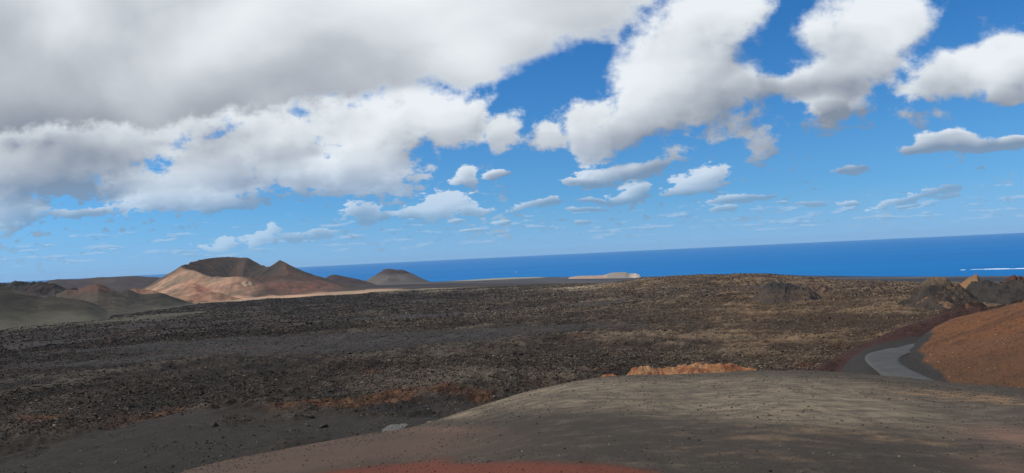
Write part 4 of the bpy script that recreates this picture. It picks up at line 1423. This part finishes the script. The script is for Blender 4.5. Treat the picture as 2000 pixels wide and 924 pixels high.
def main_build():
    build_sea()
    build_ground()
    build_cone()
    g1 = mat_slope('purple_cone', (0.042, 0.030, 0.030), (0.056, 0.037, 0.035), scale=0.008, foot=(0.050, 0.044, 0.042))
    hill('hill', [(612, 566), (622, 550), (632, 544.5), (640, 540), (650, 537), (660, 536.5), (672, 539), (682, 541), (697, 546), (712, 550), (726, 554), (742, 559), (760, 563)], 3900, 520, 400, g1,
         'dark purple brown low cone right of the big cone', rough=6, rwl=150, sm=3, pf=1.4)
    g2 = mat_slope('twin_cone', (0.080, 0.070, 0.064), (0.105, 0.088, 0.076), top=(0.050, 0.034, 0.031), toplo=0.52, tophi=0.74, scale=0.006, patch=(0.065, 0.05, 0.045), plo=.56, phi=.7)
    hill('hill', [(690, 560), (700, 555), (712, 549), (724, 541.5), (738, 533), (750, 526.5), (757, 524.8), (770, 526), (785, 527), (793, 529), (801, 532), (810, 536.5), (817, 540), (832, 547), (846, 553), (862, 558)], 5000, 620, 500, g2,
         'rounded brown topped cone standing alone before the sea', rough=8, rwl=170, sm=2.5, pf=1.25)
    g3 = mat_slope('far_plateau', (0.040, 0.033, 0.035), (0.053, 0.040, 0.040), scale=0.004, patch=(0.070, 0.052, 0.040))
    hill('hill', [(-300, 556), (-100, 553), (40, 553), (87, 552), (100, 548.5), (111, 545.5), (122, 547), (150, 545.5), (175, 543), (205, 541.6), (240, 540.4), (275, 540), (300, 540.5), (330, 543), (370, 553), (410, 562)], 5200, 900, 800, g3,
         'long flat topped dark ridge behind the big cone', rough=7, rwl=260, sm=2.5)
    # group of low hills on the left
    lav = mat_slope('clinker_ridge', (0.018, 0.016, 0.016), (0.032, 0.027, 0.025), scale=0.03, fine=.4, bumpd=.8)
    hill('hill', [(-400, 556), (-150, 552), (0, 551), (30, 551.5), (60, 550.5), (85, 553), (108, 557), (130, 563), (150, 572)], 2700, 330, 200, lav, 'black clinker ridge on the far left skyline', rough=9, rwl=60, sm=1.5, ridged=True)
    bg = mat_slope('green_grey_ash', (0.029, 0.026, 0.020), (0.040, 0.035, 0.025), scale=0.010, patch=(0.066, 0.061, 0.038), plo=.55, phi=.7, fine=.25, foot=(0.080, 0.075, 0.052))
    rug = mat_slope('rugged_top', (0.050, 0.042, 0.035), (0.062, 0.053, 0.040), top=(0.026, 0.019, 0.017), toplo=0.55, tophi=0.78, scale=0.012, fine=.3, foot=(0.070, 0.064, 0.046))
    hill('hill', [(-60, 590), (0, 580), (20, 572), (32, 567), (50, 559.5), (62, 556.5), (75, 552.5), (90, 552), (105, 552.5), (117, 557), (128, 562), (150, 566), (175, 574), (205, 586)], 2300, 320, 220, rug,
         'low hill with a rugged dark crest among the left hills', rough=8, rwl=55, sm=1.2, pf=1.5)
    rm = mat_slope('red_peak', (0.062, 0.048, 0.036), (0.072, 0.060, 0.042), top=(0.090, 0.048, 0.034), toplo=.66, tophi=.86, scale=0.012, foot=(0.062, 0.057, 0.042))
    hill('hill', [(110, 574), (130, 567), (155, 564), (168, 560.5), (176, 557.5), (190, 555), (200, 558.5), (212, 563), (225, 567.5), (243, 577), (262, 587), (282, 594), (305, 600)], 2050, 330, 230, rm,
         'conical grey hill with a small red peak among the left hills', rough=4, rwl=60, sm=1.5, pf=1.3)
    hill('hill', [(205, 585), (225, 574), (240, 567.5), (250, 566), (262, 569), (272, 573), (285, 575.5), (300, 574), (312, 573.5), (325, 576), (337, 579.5), (350, 584), (362, 588), (380, 593), (402, 599)], 2180, 260, 200, bg,
         'smooth green grey mound at the foot of the big cone', rough=3, rwl=70, sm=2)
    rd = mat_slope('pink_mound', (0.20, 0.105, 0.068), (0.27, 0.155, 0.10), scale=0.02, patch=(0.075, 0.052, 0.042))
    hill('hill', [(235, 572), (250, 567), (258, 564.5), (266, 563), (275, 565), (288, 565.5), (298, 566.5), (310, 571), (325, 577)], 2500, 160, 130, rd, 'small reddish mound left of the big cone', rough=3, rwl=60, sm=1.5)
    hill('hill', [(335, 588), (350, 581), (362, 577.5), (378, 576), (390, 575), (402, 571.5), (413, 569.5), (425, 571), (437, 574), (450, 577), (458, 579.5), (470, 582), (485, 586), (500, 590)], 2480, 130, 110, rd,
         'low red mound in front of the big pink slope', rough=4, rwl=45, sm=1.2)
    hill('hill', [(-500, 530), (-250, 540), (-80, 552), (0, 560), (15, 564), (32, 570), (50, 575), (67, 579), (95, 580), (120, 580.5), (148, 583), (175, 587), (190, 595), (203, 603), (214, 611)], 1680, 330, 260, bg,
         'smooth green grey ash slope at the left edge of the plain', rough=4, rwl=110, sm=2.5, octs=7)
    # headland by the sea
    hl, nt_, pb_ = new_mat('tuff_headland')
    ac_ = nt_.math('MULTIPLY_ADD', nt_.math('SUBTRACT', nt_.noise(nt_.pos(), 0.012, 5, .6), 0.5), 0.22, nt_.attr('across'))
    nn_ = nt_.noise(nt_.pos(), 0.03, 5, .65)
    hc_ = nt_.mix(nt_.sstep(ac_, .46, .56), nt_.mix(nn_, (0.36, 0.24, 0.17), (0.24, 0.18, 0.14)), nt_.mix(nn_, (0.16, 0.145, 0.125), (0.25, 0.215, 0.17)))
    hc_ = nt_.mix(nt_.sstep(ac_, .82, .90), hc_, nt_.mix(nt_.sstep(nn_, .35, .6), (0.26, 0.22, 0.17), (0.46, 0.40, 0.32)))
    nt_.put(pb_.inputs['Base Color'], hc_)
    hill('hill', [(1110, 543), (1118, 540.3), (1128, 539), (1145, 538.3), (1165, 537.9), (1180, 537.2), (1186, 534.8), (1195, 533), (1207, 531.6), (1222, 532), (1228, 533.4), (1236, 533.8), (1243, 534.2), (1249, 537.4), (1253, 541.5)], 8100, 260, 300, hl,
         'pale tuff headland with a white cliff on the shore', rough=6, rwl=110, sm=0.8, taper=.3)
    # spatter cones of the plain, right
    cr = mat_slope('clinker_crater', (0.040, 0.031, 0.026), (0.058, 0.042, 0.031), top=(0.026, 0.024, 0.024), toplo=.55, tophi=.8, scale=0.05, patch=(0.15, 0.085, 0.050), plo=.62, phi=.72, fine=.3, bumpd=.8)
    hill('hill', [(1462, 588), (1474, 582), (1480, 577), (1487, 568), (1493, 561), (1499, 556), (1505, 553), (1517, 552.5), (1529, 553.5), (1543, 557), (1556, 560), (1568, 561), (1580, 562), (1588, 569), (1597, 577), (1612, 586)], 690, 75, 60, cr,
         'dark crater mound with a jagged clinker rim on the plain', rough=3.0, rwl=13, sm=.8, ridged=True, pf=1.1)
    cl = mat_slope('clinker_lumps', (0.050, 0.038, 0.034), (0.11, 0.068, 0.048), scale=0.09, patch=(0.16, 0.10, 0.06), fine=.35, bumpd=.9)
    hill('rock_outcrop', [(1570, 574), (1580, 561), (1586, 556.5), (1594, 558), (1603, 556), (1612, 556.5), (1618, 562), (1628, 566), (1640, 566), (1652, 571), (1668, 577)], 800, 34, 26, cl, 'heap of broken dark clinker beside the crater mound', cat='rock outcrop', kind=None, rough=2.6, rwl=8, sm=.6, ridged=True)
    hill('rock_outcrop', [(1684, 564), (1690, 556), (1695, 551), (1699, 549.5), (1704, 553), (1712, 557), (1725, 560)], 1000, 22, 20, cl, 'small dark clinker knob on the plain skyline', cat='rock outcrop', kind=None, rough=1.6, rwl=8, sm=.5, ridged=True)
    hill('rock_outcrop', [(1365, 552), (1378, 548), (1385, 543), (1393, 540.5), (1400, 542), (1408, 547), (1416, 551)], 1280, 26, 20, lav, 'jagged black rock knob on the plain crest', cat='rock outcrop', kind=None, rough=2.5, rwl=9, sm=.4, ridged=True)
    hc = mat_slope('spatter_cone', (0.020, 0.017, 0.016), (0.056, 0.042, 0.031), top=(0.11, 0.075, 0.046), toplo=.74, tophi=.92, scale=0.055, patch=(0.15, 0.086, 0.048), plo=.55, phi=.64, fine=.5, bumpd=1.2)
    hill('hill', [(1745, 600), (1760, 591), (1775, 585), (1784, 577), (1793, 567), (1803, 555), (1813, 545), (1824, 543.3), (1835, 544.5), (1845, 544), (1853, 546), (1862, 551), (1871, 557), (1884, 566), (1900, 578), (1920, 590)], 560, 62, 50, hc,
         'rugged brown spatter cone with a notched top behind the red hill', rough=2.3, rwl=8, sm=1.0, ridged=True, pf=1.0, octs=6)
    oc = mat_slope('ochre_fin', (0.22, 0.110, 0.048), (0.17, 0.095, 0.050), scale=0.06, fine=.35)
    hill('rock_outcrop', [(1862, 566), (1871, 556), (1882, 549), (1892, 541.5), (1900, 537.5), (1906, 535.3), (1909, 535.5), (1911, 541), (1916, 552), (1924, 562)], 640, 60, 16, oc, 'orange ochre fin of rock rising to a sharp point', cat='rock outcrop', kind=None, rough=.8, rwl=9, sm=.5, pf=1.0)
    bw = mat_slope('dark_bowl', (0.024, 0.0215, 0.020), (0.036, 0.031, 0.027), top=(0.085, 0.064, 0.044), toplo=1.0, tophi=1.2, scale=0.04, fine=.3, bumpd=.8)
    hill('hill', [(1868, 582), (1888, 562), (1900, 553), (1912, 549), (1925, 551), (1940, 553), (1955, 552), (1975, 551), (2000, 548), (2050, 542), (2150, 536), (2300, 545)], 600, 80, 60, bw, 'broad dark ash hill beyond the red hill at the right edge', rough=3.0, rwl=14, sm=1.2, ridged=True, pf=1.1)
    dr = mat_slope('maroon_lump', (0.045, 0.020, 0.018), (0.078, 0.032, 0.025), scale=0.12, fine=.35, bumpd=.8)
    hill('rock_outcrop', [(1950, 560), (1960, 551), (1966, 544), (1974, 540), (1983, 539), (1987, 543), (1992, 541), (2000, 545), (2010, 552)], 640, 22, 18, dr, 'maroon rock lump on the right skyline', cat='rock outcrop', kind=None, rough=1.6, rwl=7, sm=.5, ridged=True)
    build_dune()
    build_road()
    build_bank()
    build_redhill()
    build_rubble()
    build_gravel()
    build_rocks()
    build_outcrops()
    build_patch()
    build_surf()
    build_boat()
    build_haze()


main_build()
